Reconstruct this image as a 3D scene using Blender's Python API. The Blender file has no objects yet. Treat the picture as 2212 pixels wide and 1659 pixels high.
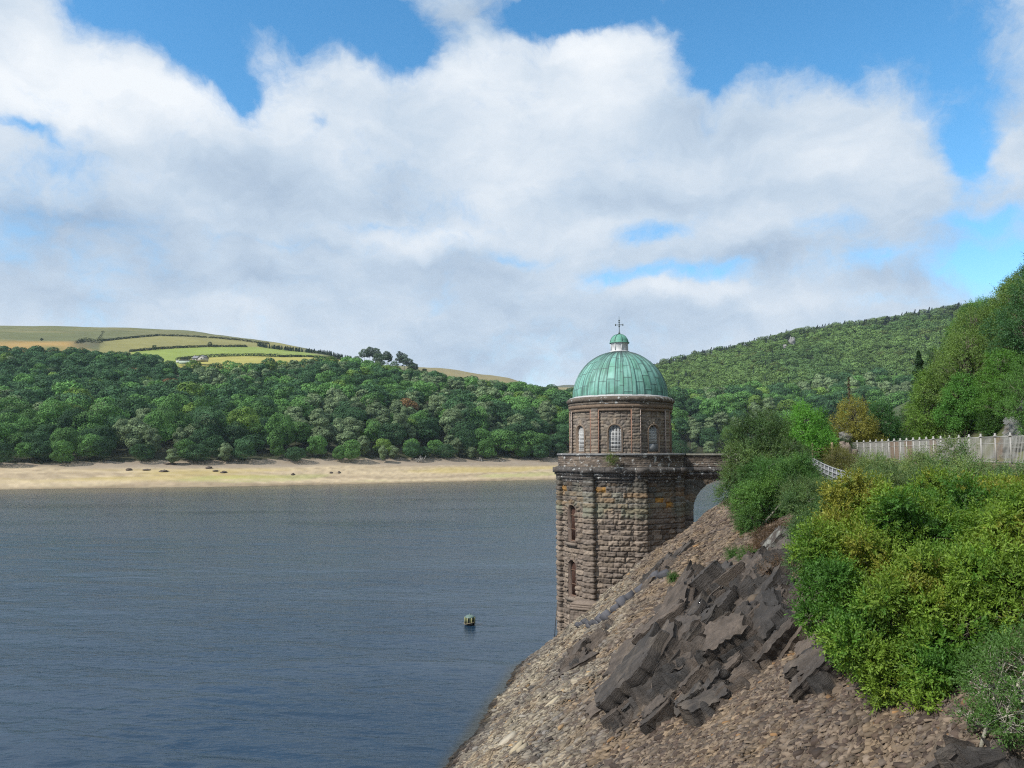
import bpy, math, random
import numpy as np
from mathutils import Vector
R_ = math.radians
rng = np.random.default_rng(7)
random.seed(7)
sc = bpy.context.scene
DENOISE = False
COL = sc.collection
# ---------------------------------------------------------------- camera frame used to convert measurements taken on the photo
CAMZ = 14.4
FX = 1661.0; CX = 1106.0; CY = 829.5
PITCH = math.atan((980 - CY) / FX)
SA, CA = math.sin(PITCH), math.cos(PITCH)
def ray(x, y):
    u = (x - CX) / FX; v = (CY - y) / FX
    return u, CA - v * SA, SA + v * CA
def at(x, y, Y):
    a, b, c = ray(x, y); t = Y / b
    return np.array([a * t, Y, CAMZ + c * t])

# ---------------------------------------------------------------- numpy noise
def h2(ix, iy, seed=0):
    ix = np.asarray(ix).astype(np.int64); iy = np.asarray(iy).astype(np.int64)
    n = (ix * 374761393 + iy * 668265263 + seed * 2147483647 + 1013904223) & 0xFFFFFFFF
    n = ((n ^ (n >> 13)) * 1274126177) & 0xFFFFFFFF
    n = ((n ^ (n >> 16)) * 2246822519) & 0xFFFFFFFF
    n = n ^ (n >> 15)
    return (n & 0xFFFFFF) / float(0xFFFFFF)
def vn(x, y, seed=0):
    x = np.asarray(x, float); y = np.asarray(y, float)
    ix = np.floor(x); iy = np.floor(y); fx = x - ix; fy = y - iy
    fx = fx * fx * (3 - 2 * fx); fy = fy * fy * (3 - 2 * fy)
    a = h2(ix, iy, seed); b = h2(ix + 1, iy, seed); c = h2(ix, iy + 1, seed); d = h2(ix + 1, iy + 1, seed)
    return (a * (1 - fx) + b * fx) * (1 - fy) + (c * (1 - fx) + d * fx) * fy
def fbm(x, y, seed=0, o=4, g=.5):
    s = 0; a = 1; t = 0
    x = np.asarray(x, float); y = np.asarray(y, float)
    for k in range(o):
        s = s + a * vn(x * 2 ** k + 17.3 * k, y * 2 ** k + 9.1 * k, seed + k); t += a; a *= g
    return s / t
def sst(a, b, x):
    t = np.clip((x - a) / (b - a), 0, 1); return t * t * (3 - 2 * t)
def nz(v):
    return v / (np.linalg.norm(v, axis=-1, keepdims=True) + 1e-9)

# ---------------------------------------------------------------- objects
def tag(o, label=None, cat=None, group=None, kind=None):
    if label: o['label'] = label
    if cat: o['category'] = cat
    if group: o['group'] = group
    if kind: o['kind'] = kind
    return o
def empty(name, loc, rz=0, label=None, cat=None, group=None):
    o = bpy.data.objects.new(name, None); COL.objects.link(o)
    o.location = loc; o.rotation_euler = (0, 0, rz); o.empty_display_size = .5
    return tag(o, label, cat, group)
def mesh(name, V, F, mat=None, col=None, smooth=False):
    """F: list of (n,3)/(n,4) index arrays"""
    me = bpy.data.meshes.new(name)
    V = np.ascontiguousarray(V, dtype=np.float32)
    F = [np.asarray(f, dtype=np.int32) for f in (F if isinstance(F, list) else [F]) if len(f)]
    me.vertices.add(len(V)); me.vertices.foreach_set('co', V.ravel())
    loops = np.concatenate([f.ravel() for f in F]); tot = np.concatenate([np.full(len(f), f.shape[1], np.int32) for f in F])
    start = np.concatenate([[0], np.cumsum(tot)[:-1]]).astype(np.int32)
    me.loops.add(len(loops)); me.loops.foreach_set('vertex_index', loops)
    me.polygons.add(len(tot)); me.polygons.foreach_set('loop_start', start); me.polygons.foreach_set('loop_total', tot)
    if smooth: me.polygons.foreach_set('use_smooth', np.ones(len(tot), bool))
    me.update(calc_edges=True)
    if col is not None:
        c = np.ones((len(V), 4), np.float32); c[:, :3] = col
        a = me.color_attributes.new('tint', 'FLOAT_COLOR', 'POINT'); a.data.foreach_set('color', c.ravel())
    if mat: me.materials.append(mat)
    return me
def obj(name, me, parent=None, loc=None):
    o = bpy.data.objects.new(name, me); COL.objects.link(o)
    if parent: o.parent = parent
    if loc is not None: o.location = loc
    return o
class MB:
    def __init__(s): s.v = []; s.q = []; s.t = []; s.c = []; s.n = 0
    def add(s, V, F, col=(1, 1, 1)):
        V = np.asarray(V, float); s.v.append(V)
        for f in (F if isinstance(F, list) and isinstance(F[0], np.ndarray) else [F]):
            f = np.asarray(f)
            if len(f) == 0: continue
            (s.q if f.shape[1] == 4 else s.t).append(f + s.n)
        c = np.empty((len(V), 3)); c[:] = col; s.c.append(c); s.n += len(V)
        return s
    def box(s, c, d, rz=0, col=(1, 1, 1)):
        x, y, z = np.array(d) / 2.
        V = np.array([[i * x, j * y, k * z] for k in (-1, 1) for j in (-1, 1) for i in (-1, 1)])
        cr, sr = math.cos(rz), math.sin(rz)
        V = np.stack([V[:, 0] * cr - V[:, 1] * sr, V[:, 0] * sr + V[:, 1] * cr, V[:, 2]], 1) + np.array(c)
        return s.add(V, [[0, 2, 3, 1], [4, 5, 7, 6], [0, 1, 5, 4], [2, 6, 7, 3], [0, 4, 6, 2], [1, 3, 7, 5]], col)
    def bar(s, a, b, w, d=None, col=(1, 1, 1)):
        return s.tube([a, b], [w, w], 4, col) 
    def tube(s, P, rad, k=6, col=(1, 1, 1), cap=True):
        P = np.asarray(P, float); n = len(P); rad = np.asarray(rad, float) * np.ones(n)
        T = nz(np.gradient(P, axis=0)); ref = np.array([0, 0, 1.]) if abs(T[:, 2]).mean() < .9 else np.array([1., 0, 0])
        A = nz(np.cross(T, ref)); B = np.cross(T, A)
        an = np.arange(k) / k * 2 * math.pi + math.pi / 4
        V = P[:, None] + rad[:, None, None] * (np.cos(an)[None, :, None] * A[:, None] + np.sin(an)[None, :, None] * B[:, None])
        V = V.reshape(-1, 3); i = np.arange(n - 1)[:, None] * k; j = np.arange(k)[None]
        F = np.stack([i + j, i + (j + 1) % k, i + k + (j + 1) % k, i + k + j], -1).reshape(-1, 4)
        if cap:
            V = np.vstack([V, P[0], P[-1]]); m = n * k; jj = np.arange(k)
            tr = np.vstack([np.stack([jj * 0 + m, (jj + 1) % k, jj], 1), np.stack([jj * 0 + m + 1, (n - 1) * k + jj, (n - 1) * k + (jj + 1) % k], 1)])
            return s.add(V, [F, tr], col)
        return s.add(V, F, col)
    def mesh(s, name, mat, smooth=False):
        F = []
        if s.q: F.append(np.vstack(s.q))
        if s.t: F.append(np.vstack(s.t))
        return mesh(name, np.vstack(s.v), F, mat, np.vstack(s.c), smooth)
    def obj(s, name, mat, parent=None, smooth=False, loc=None):
        return obj(name, s.mesh(name, mat, smooth), parent, loc)
def gridfaces(nu, nv, closed=False):
    i = np.arange(nu if closed else nu - 1)[:, None]; j = np.arange(nv - 1)[None]
    i2 = (i + 1) % nu
    return np.stack([i * nv + j, i2 * nv + j, i2 * nv + j + 1, i * nv + j + 1], -1).reshape(-1, 4)
def lathe(name, prof, n, mat, parent, noise=0, seed=1, col=None, smooth=True, th0=0, nfr=3., center=(0, 0, 0)):
    prof = np.asarray(prof, float); th = np.arange(n) / n * 2 * math.pi
    r = prof[None, :, 0] + np.zeros((n, 1)); z = prof[None, :, 1] + np.zeros((n, 1))
    if noise:
        a = (fbm(th[:, None] * prof[:, 0].max() * nfr, z * nfr * 2, seed, 3) - .5) * 2 * noise
        r = r + a * (prof[None, :, 0] > .01)
        z = z + (fbm(th[:, None] * prof[:, 0].max() * nfr, z * nfr + 50, seed + 5, 2) - .5) * noise * .6
    V = np.stack([r * np.sin(th)[:, None] + center[0], -r * np.cos(th)[:, None] + center[1], z + center[2]], -1).reshape(-1, 3)
    F = gridfaces(n, len(prof), True)
    c = None
    if col is not None: c = col(th[:, None] + 0 * z, z).reshape(-1, 3)
    else: c = np.ones((len(V), 3))
    return obj(name, mesh(name, V, F, mat, c, smooth), parent)

# ---------------------------------------------------------------- materials
def newmat(name):
    m = bpy.data.materials.new(name); m.use_nodes = True; nt = m.node_tree; nt.nodes.clear()
    return m, nt, nt.nodes, nt.links
def N(nt, typ, **kw):
    n = nt.nodes.new(typ)
    for k, v in kw.items():
        if k in n.inputs: n.inputs[k].default_value = v
        else: setattr(n, k, v)
    return n
def mat_tint(name, rough=.85, nscale=6., namp=.35, bump=.02, bscale=14., spec=.3, metal=0, bdetail=6, second=None, objrand=0):
    m, nt, nd, lk = newmat(name)
    out = N(nt, 'ShaderNodeOutputMaterial'); b = N(nt, 'ShaderNodeBsdfPrincipled')
    b.inputs['Roughness'].default_value = rough; b.inputs['Specular IOR Level'].default_value = spec; b.inputs['Metallic'].default_value = metal
    at_ = N(nt, 'ShaderNodeAttribute', attribute_name='tint')
    tc = N(nt, 'ShaderNodeTexCoord'); no = N(nt, 'ShaderNodeTexNoise'); no.inputs['Scale'].default_value = nscale; no.inputs['Detail'].default_value = 6; no.inputs['Roughness'].default_value = .65
    lk.new(tc.outputs['Object'], no.inputs['Vector'])
    mr = N(nt, 'ShaderNodeMapRange'); mr.inputs['From Min'].default_value = .25; mr.inputs['From Max'].default_value = .75
    mr.inputs['To Min'].default_value = 1 - namp; mr.inputs['To Max'].default_value = 1 + namp
    lk.new(no.outputs['Fac'], mr.inputs['Value'])
    mx = N(nt, 'ShaderNodeVectorMath', operation='SCALE'); lk.new(at_.outputs['Color'], mx.inputs[0]); lk.new(mr.outputs[0], mx.inputs['Scale'])
    colr = mx.outputs[0]
    if objrand:
        oi = N(nt, 'ShaderNodeObjectInfo'); m2 = N(nt, 'ShaderNodeMapRange'); m2.inputs['To Min'].default_value = 1 - objrand; m2.inputs['To Max'].default_value = 1 + objrand
        lk.new(oi.outputs['Random'], m2.inputs['Value']); m3 = N(nt, 'ShaderNodeVectorMath', operation='SCALE'); lk.new(colr, m3.inputs[0]); lk.new(m2.outputs[0], m3.inputs['Scale']); colr = m3.outputs[0]
    if second:
        c2, sc2, lo, hi = second
        n2 = N(nt, 'ShaderNodeTexNoise'); n2.inputs['Scale'].default_value = sc2; n2.inputs['Detail'].default_value = 5; n2.inputs['Roughness'].default_value = .7
        lk.new(tc.outputs['Object'], n2.inputs['Vector'])
        r2 = N(nt, 'ShaderNodeMapRange', interpolation_type='SMOOTHSTEP'); r2.inputs['From Min'].default_value = lo; r2.inputs['From Max'].default_value = hi
        lk.new(n2.outputs['Fac'], r2.inputs['Value'])
        mm = N(nt, 'ShaderNodeMix', data_type='RGBA'); lk.new(r2.outputs[0], mm.inputs[0]); lk.new(colr, mm.inputs[6]); mm.inputs[7].default_value = (*c2, 1); colr = mm.outputs[2]
    lk.new(colr, b.inputs['Base Color'])
    if bump:
        n3 = N(nt, 'ShaderNodeTexNoise'); n3.inputs['Scale'].default_value = bscale; n3.inputs['Detail'].default_value = bdetail; n3.inputs['Roughness'].default_value = .7
        lk.new(tc.outputs['Object'], n3.inputs['Vector'])
        bp = N(nt, 'ShaderNodeBump'); bp.inputs['Distance'].default_value = bump; bp.inputs['Strength'].default_value = 1
        lk.new(n3.outputs['Fac'], bp.inputs['Height']); lk.new(bp.outputs[0], b.inputs['Normal'])
    lk.new(b.outputs[0], out.inputs[0])
    return m
def mat_leaf(name, trans=.3, rough=.55, objrand=.18, spec=.25):
    m, nt, nd, lk = newmat(name)
    out = N(nt, 'ShaderNodeOutputMaterial'); b = N(nt, 'ShaderNodeBsdfPrincipled')
    b.inputs['Roughness'].default_value = rough; b.inputs['Specular IOR Level'].default_value = spec
    at_ = N(nt, 'ShaderNodeAttribute', attribute_name='tint')
    oi = N(nt, 'ShaderNodeObjectInfo'); m2 = N(nt, 'ShaderNodeMapRange'); m2.inputs['To Min'].default_value = 1 - objrand; m2.inputs['To Max'].default_value = 1 + objrand
    lk.new(oi.outputs['Random'], m2.inputs['Value']); m3 = N(nt, 'ShaderNodeVectorMath', operation='SCALE'); lk.new(at_.outputs['Color'], m3.inputs[0]); lk.new(m2.outputs[0], m3.inputs['Scale'])
    t = N(nt, 'ShaderNodeBsdfTranslucent'); mx = N(nt, 'ShaderNodeMixShader'); mx.inputs[0].default_value = trans
    tint = N(nt, 'ShaderNodeVectorMath', operation='MULTIPLY'); tint.inputs[1].default_value = (1.5, 1.5, .6)
    lk.new(m3.outputs[0], tint.inputs[0]); lk.new(tint.outputs[0], t.inputs['Color'])
    lk.new(m3.outputs[0], b.inputs['Base Color']); lk.new(b.outputs[0], mx.inputs[1]); lk.new(t.outputs[0], mx.inputs[2])
    lk.new(mx.outputs[0], out.inputs[0])
    return m
M = {}
M['stone'] = mat_tint('rock_faced_masonry', .9, 5, .3, .02, 18, second=((.24, .235, .22), 3.2, .62, .72))
M['stone_dark'] = mat_tint('blackened_masonry', .9, 5, .35, .025, 16, second=((.42, .42, .40), 2.6, .575, .63))
M['ashlar'] = mat_tint('rotunda_masonry', .9, 5, .3, .02, 18)
M['copper'] = mat_tint('verdigris_copper', .6, 2.5, .22, .006, 8, spec=.35)
M['paint'] = mat_tint('old_white_paint', .5, 3, .1, 0)
M['metal'] = mat_tint('weathered_metal', .55, 6, .25, .003, 20, spec=.5)
M['rust'] = mat_tint('rusted_iron', .8, 8, .4, .005, 20)
M['slate'] = mat_tint('shale_fragments', .85, 3, .22, .01, 9, spec=.3)
M['bedrock'] = mat_tint('dark_bedrock', .75, 1.6, .4, .05, 5, spec=.4, second=((.12, .105, .085), 1.1, .60, .75))
def mat_strata():
    m, nt, nd, lk = newmat('bedded_rock'); out = N(nt, 'ShaderNodeOutputMaterial'); b = N(nt, 'ShaderNodeBsdfPrincipled'); b.inputs['Roughness'].default_value = .7; b.inputs['Specular IOR Level'].default_value = .4
    st = N(nt, 'ShaderNodeAttribute', attribute_name='strata'); at_ = N(nt, 'ShaderNodeAttribute', attribute_name='tint')
    def nz_(scale, sc3, det, rg):
        mp = N(nt, 'ShaderNodeMapping'); mp.inputs['Scale'].default_value = sc3; lk.new(st.outputs['Vector'], mp.inputs['Vector']); n = N(nt, 'ShaderNodeTexNoise'); n.inputs['Scale'].default_value = scale; n.inputs['Detail'].default_value = det; n.inputs['Roughness'].default_value = rg; lk.new(mp.outputs[0], n.inputs['Vector']); return n.outputs['Fac']
    lines = nz_(1, (3.0, 5, 26), 5, .72); blot = nz_(1, (1.6, 2.5, 2), 6, .7); fine = nz_(1, (14, 22, 40), 4, .7)
    a = N(nt, 'ShaderNodeMapRange'); a.inputs['From Min'].default_value = .3; a.inputs['From Max'].default_value = .7; a.inputs['To Min'].default_value = .62; a.inputs['To Max'].default_value = 1.35; lk.new(lines, a.inputs['Value'])
    a2 = N(nt, 'ShaderNodeMapRange'); a2.inputs['From Min'].default_value = .3; a2.inputs['From Max'].default_value = .7; a2.inputs['To Min'].default_value = .6; a2.inputs['To Max'].default_value = 1.5; lk.new(blot, a2.inputs['Value'])
    mu = N(nt, 'ShaderNodeMath', operation='MULTIPLY'); lk.new(a.outputs[0], mu.inputs[0]); lk.new(a2.outputs[0], mu.inputs[1])
    v = N(nt, 'ShaderNodeVectorMath', operation='SCALE'); lk.new(at_.outputs['Color'], v.inputs[0]); lk.new(mu.outputs[0], v.inputs['Scale']); lk.new(v.outputs[0], b.inputs['Base Color'])
    s1 = N(nt, 'ShaderNodeMath', operation='MULTIPLY'); lk.new(fine, s1.inputs[0]); s1.inputs[1].default_value = .5; s2 = N(nt, 'ShaderNodeMath', operation='ADD'); lk.new(s1.outputs[0], s2.inputs[0]); lk.new(lines, s2.inputs[1])
    bp = N(nt, 'ShaderNodeBump'); bp.inputs['Distance'].default_value = .07; lk.new(s2.outputs[0], bp.inputs['Height']); lk.new(bp.outputs[0], b.inputs['Normal']); lk.new(b.outputs[0], out.inputs[0]); return m
M['strata'] = mat_strata()
M['ground'] = mat_tint('shale_ground', .95, 1.2, .35, .06, 4)
M['far'] = mat_tint('hill_pasture', .95, .02, .14, 0)
M['beach'] = mat_tint('drawdown_shore', .95, .08, .12, 0)
M['leaf'] = mat_leaf('foliage')
M['leaf_far'] = mat_leaf('far_foliage', .12, .7, .25, .1)
M['bark'] = mat_tint('bark', .9, 6, .3, .01, 12)
M['wood'] = mat_tint('sawn_timber', .8, 6, .2, 0)
M['wall'] = mat_tint('house_wall', .9, 1, .1, 0)
M['grass'] = mat_tint('grass_verge', .95, 1.5, .3, .03, 8)
def glass():
    m, nt, nd, lk = newmat('window_glass'); out = N(nt, 'ShaderNodeOutputMaterial'); b = N(nt, 'ShaderNodeBsdfPrincipled')
    b.inputs['Base Color'].default_value = (.012, .014, .016, 1); b.inputs['Roughness'].default_value = .15
    lk.new(b.outputs[0], out.inputs[0]); return m
M['glass'] = glass()
def water():
    m, nt, nd, lk = newmat('lake_water'); out = N(nt, 'ShaderNodeOutputMaterial'); b = N(nt, 'ShaderNodeBsdfPrincipled')
    b.inputs['Roughness'].default_value = .17; b.inputs['IOR'].default_value = 1.33
    tc = N(nt, 'ShaderNodeTexCoord')
    def wave(scale, rot, st, det, rg=.55):
        mp = N(nt, 'ShaderNodeMapping'); mp.inputs['Rotation'].default_value = (0, 0, R_(rot)); mp.inputs['Scale'].default_value = (scale, scale * st, 1)
        lk.new(tc.outputs['Object'], mp.inputs['Vector']); n = N(nt, 'ShaderNodeTexNoise'); n.inputs['Scale'].default_value = 1; n.inputs['Detail'].default_value = det; n.inputs['Roughness'].default_value = rg
        n.inputs['Distortion'].default_value = .4
        lk.new(mp.outputs[0], n.inputs['Vector']); return n.outputs['Fac']
    w1 = wave(1.5, 11, 2.4, 4, .6); w2 = wave(.5, -8, 2.6, 2); pat = wave(.018, 8, 2.5, 3)
    a = N(nt, 'ShaderNodeMath', operation='MULTIPLY'); a.inputs[1].default_value = 1.6; lk.new(w2, a.inputs[0])
    s = N(nt, 'ShaderNodeMath', operation='ADD'); lk.new(w1, s.inputs[0]); lk.new(a.outputs[0], s.inputs[1])
    pr = N(nt, 'ShaderNodeMapRange'); pr.inputs['From Min'].default_value = .35; pr.inputs['From Max'].default_value = .65; pr.inputs['To Min'].default_value = .45; pr.inputs['To Max'].default_value = 1.2
    lk.new(pat, pr.inputs['Value'])
    bp = N(nt, 'ShaderNodeBump'); bp.inputs['Distance'].default_value = WAVE; lk.new(s.outputs[0], bp.inputs['Height']); ca = N(nt, 'ShaderNodeAttribute', attribute_name='calm'); cm = N(nt, 'ShaderNodeMath', operation='MULTIPLY'); lk.new(pr.outputs[0], cm.inputs[0]); lk.new(ca.outputs['Fac'], cm.inputs[1]); lk.new(cm.outputs[0], bp.inputs['Strength'])
    lk.new(bp.outputs[0], b.inputs['Normal'])
    at_ = N(nt, 'ShaderNodeAttribute', attribute_name='tint'); lk.new(at_.outputs['Color'], b.inputs['Base Color'])
    lk.new(b.outputs[0], out.inputs[0]); return m
WAVE = .05
M['water'] = water()

# ---------------------------------------------------------------- world: physical sky with broken cloud
SUN_EL = R_(43); SUN_DIR = nz(np.array([-.86, -.50, 0]))   # horizontal direction towards the sun
SKY_S = .10
def world():
    w = bpy.data.worlds.new('World'); sc.world = w; w.use_nodes = True; nt = w.node_tree; nt.nodes.clear(); lk = nt.links
    out = N(nt, 'ShaderNodeOutputWorld'); bg = N(nt, 'ShaderNodeBackground'); bg.inputs['Strength'].default_value = SKY_S
    sky = N(nt, 'ShaderNodeTexSky', sky_type='NISHITA'); sky.sun_disc = False; sky.sun_elevation = SUN_EL
    sky.sun_rotation = math.atan2(SUN_DIR[0], SUN_DIR[1]); sky.altitude = 200; sky.air_density = 1.0; sky.dust_density = .3; sky.ozone_density = 2.5
    def mth(op, a, b=None, clamp=False):
        n = N(nt, 'ShaderNodeMath', operation=op); n.use_clamp = clamp
        for i, v in enumerate((a, b)):
            if v is None: continue
            if isinstance(v, (int, float)): n.inputs[i].default_value = v
            else: lk.new(v, n.inputs[i])
        return n.outputs[0]
    tc = N(nt, 'ShaderNodeTexCoord'); D = tc.outputs['Generated']
    # gentle warp of the direction so cloud outlines are ragged
    def noise(vec, scale, det, rg, st=(1, 1, 1), color=False):
        mp = N(nt, 'ShaderNodeMapping'); mp.inputs['Scale'].default_value = st; lk.new(vec, mp.inputs['Vector'])
        n = N(nt, 'ShaderNodeTexNoise'); n.inputs['Scale'].default_value = scale; n.inputs['Detail'].default_value = det; n.inputs['Roughness'].default_value = rg
        lk.new(mp.outputs[0], n.inputs['Vector']); return n.outputs['Color' if color else 'Fac']
    def warp(vec, scale, amp, det):
        c = noise(vec, scale, det, .55, color=True)
        s = N(nt, 'ShaderNodeVectorMath', operation='SUBTRACT'); lk.new(c, s.inputs[0]); s.inputs[1].default_value = (.5, .5, .5)
        k = N(nt, 'ShaderNodeVectorMath', operation='SCALE'); lk.new(s.outputs[0], k.inputs[0]); k.inputs['Scale'].default_value = amp
        a = N(nt, 'ShaderNodeVectorMath', operation='ADD'); lk.new(vec, a.inputs[0]); lk.new(k.outputs[0], a.inputs[1]); return a.outputs[0]
    W = warp(warp(D, 6, .08, 5), 26, .028, 6)
    sp = N(nt, 'ShaderNodeSeparateXYZ'); lk.new(W, sp.inputs[0]); cb = N(nt, 'ShaderNodeCombineXYZ'); lk.new(sp.outputs[0], cb.inputs[0]); lk.new(sp.outputs[2], cb.inputs[1])
    P = cb.outputs[0]
    def blobs(lst, start):
        acc = start
        for (x, y, sx, sy, wt) in lst:
            a, b, c = ray(x, y); n = math.sqrt(a * a + b * b + c * c)
            s = N(nt, 'ShaderNodeVectorMath', operation='SUBTRACT'); lk.new(P, s.inputs[0]); s.inputs[1].default_value = (a / n, c / n, 0)
            m = N(nt, 'ShaderNodeVectorMath', operation='MULTIPLY'); lk.new(s.outputs[0], m.inputs[0]); m.inputs[1].default_value = (FX * n / sx, FX * n / sy, 0)
            d = N(nt, 'ShaderNodeVectorMath', operation='DOT_PRODUCT'); lk.new(m.outputs[0], d.inputs[0]); lk.new(m.outputs[0], d.inputs[1])
            e = mth('MULTIPLY', mth('EXPONENT', mth('MULTIPLY', d.outputs['Value'], -1.)), wt)
            acc = mth('ADD', e, acc)
        return acc
    holes = [(300, 10, 190, 85, -1.5), (440, 120, 90, 60, -1.0), (530, 185, 45, 35, -.9), (640, 10, 220, 65, -1.3), (870, 60, 80, 70, -1.1), (780, 20, 120, 50, -.8), (900, 115, 40, 30, -.7),
             (1180, 40, 120, 38, -1.2), (1010, 20, 80, 30, .5), (1330, 10, 200, 42, -1.2), (1550, 90, 95, 90, -1.3), (1540, 195, 35, 40, -.8), (1700, 60, 150, 75, -1.2), (1880, 80, 140, 80, -.85), (2040, 60, 120, 120, -.5), (1680, 612, 150, 22, -.3), (1930, 650, 160, 22, -.3), (1780, 500, 120, 20, -.15), (600, 515, 120, 14, -.35), (1120, 545, 90, 16, -.45),
             (2090, 330, 48, 85, -1.25), (2030, 200, 110, 70, -.55), (30, 272, 60, 14, -.75), (1390, 500, 80, 28, -.6), (1400, 602, 130, 26, -.75), (1550, 600, 60, 30, -.4), (1290, 620, 60, 20, -.3),
             (2130, 480, 110, 28, -.75), (2150, 570, 110, 50, -.9), (1950, 560, 120, 30, -.4), (700, 265, 26, 16, -.35), (820, 475, 90, 12, -.35), (230, 350, 90, 22, -.25),
             (1350, 130, 150, 70, .5), (300, 150, 110, 50, .25), (1800, 300, 160, 100, .4), (1450, 640, 120, 28, .5), (60, 60, 50, 70, .5)]
    cov = blobs(holes, 1.02)
    n1 = noise(W, 4.2, 9, .60, (1, 1, 1.5)); n2 = noise(W, 16, 8, .68, (1, 1, 1.3))
    dens = mth('ADD', cov, mth('MULTIPLY', mth('SUBTRACT', n1, .5), 1.5)); dens = mth('ADD', dens, mth('MULTIPLY', mth('SUBTRACT', n2, .5), 1.3))
    mr = N(nt, 'ShaderNodeMapRange', interpolation_type='SMOOTHSTEP'); mr.inputs['From Min'].default_value = .05; mr.inputs['From Max'].default_value = 1.0; lk.new(dens, mr.inputs['Value'])
    alpha = mr.outputs[0]
    # cloud brightness
    shade = [(170, 140, 120, 60, .30), (400, 215, 150, 45, .32), (600, 170, 90, 60, .15), (800, 140, 150, 60, .2), (1000, 150, 110, 60, .22), (1300, 120, 170, 60, .35), (1250, 230, 200, 70, .15), (480, 310, 260, 50, .15), (780, 330, 160, 60, .15),
             (1830, 350, 160, 70, .25), (1150, 400, 120, 60, .18), (950, 500, 170, 30, .2), (1440, 630, 90, 22, .35), (1560, 640, 60, 15, .25), (1750, 660, 160, 25, .15), (60, 220, 160, 60, .15), (2190, 350, 60, 120, .1),
             (560, 360, 240, 45, -.20), (700, 440, 300, 45, -.22), (90, 450, 170, 35, -.34), (300, 330, 160, 30, -.10), (1480, 270, 110, 60, -.26), (1560, 430, 260, 40, -.18), (1300, 440, 150, 40, -.2), (1000, 580, 300, 35, -.22), (600, 600, 300, 30, -.14), (1700, 560, 200, 50, -.22),
             (1350, 700, 300, 40, -.12), (2000, 130, 180, 80, -.15), (1000, 30, 120, 30, -.25), (640, 110, 100, 30, -.1), (250, 520, 250, 40, -.12)]
    br = blobs(shade, .57)
    n3 = noise(W, 2.6, 6, .55, (1, 1, 2.2)); n4 = noise(W, 9, 6, .6, (1, 1, 2.0))
    br = mth('ADD', br, mth('MULTIPLY', mth('SUBTRACT', n3, .5), 1.0)); br = mth('ADD', br, mth('MULTIPLY', mth('SUBTRACT', n4, .5), .75))
    cr = N(nt, 'ShaderNodeValToRGB'); e = cr.color_ramp.elements
    e[0].position = 0; e[0].color = (.28, .39, .545, 1); e[1].position = 1; e[1].color = (.86, .90, .94, 1)
    k = cr.color_ramp.elements.new(.5); k.color = (.54, .645, .765, 1)
    lk.new(br, cr.inputs[0])
    sc_ = N(nt, 'ShaderNodeVectorMath', operation='SCALE'); lk.new(cr.outputs[0], sc_.inputs[0]); sc_.inputs['Scale'].default_value = CLOUD / SKY_S
    hs = N(nt, 'ShaderNodeHueSaturation'); hs.inputs['Saturation'].default_value = SKYSAT; hs.inputs['Value'].default_value = SKYVAL; hs.inputs['Hue'].default_value = SKYHUE; lk.new(sky.outputs[0], hs.inputs['Color'])
    mx = N(nt, 'ShaderNodeMix', data_type='RGBA'); lk.new(alpha, mx.inputs[0]); lk.new(hs.outputs[0], mx.inputs[6]); lk.new(sc_.outputs[0], mx.inputs[7])
    lk.new(mx.outputs[2], bg.inputs[0]); lk.new(bg.outputs[0], out.inputs[0])
    w.cycles.sampling_method = 'MANUAL'; w.cycles.sample_map_resolution = 512
CLOUD = .93; SKYSAT = 1.27; SKYVAL = 1.9; SKYHUE = .490
world()
sl = bpy.data.lights.new('sun', 'SUN'); sl.energy = 4.0; sl.angle = R_(.5); sl.color = (1, .955, .89)
so = bpy.data.objects.new('sun', sl); COL.objects.link(so); so.location = (-40, -30, 60)
sd = Vector((SUN_DIR[0] * math.cos(SUN_EL), SUN_DIR[1] * math.cos(SUN_EL), math.sin(SUN_EL))); so.rotation_euler = sd.to_track_quat('Z', 'Y').to_euler()

cam = bpy.data.cameras.new('camera'); co = bpy.data.objects.new('camera', cam); COL.objects.link(co); sc.camera = co
co.location = (0, 0, CAMZ); co.rotation_euler = (math.pi / 2 + PITCH, 0, 0)
cam.sensor_width = 36; cam.lens = FX / 2212 * 36; cam.clip_end = 8000; cam.clip_start = .3
vs = sc.view_settings; vs.view_transform = 'Standard'; vs.look = 'None'; vs.exposure = .2; vs.gamma = 1
sc.cycles.use_denoising = DENOISE; sc.cycles.denoising_prefilter = 'ACCURATE'; sc.cycles.filter_width = 1.15
sc.cycles.max_bounces = 5; sc.cycles.diffuse_bounces = 2; sc.cycles.glossy_bounces = 2; sc.cycles.transmission_bounces = 2; sc.cycles.transparent_max_bounces = 4
sc.cycles.caustics_reflective = False; sc.cycles.caustics_refractive = False

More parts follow.
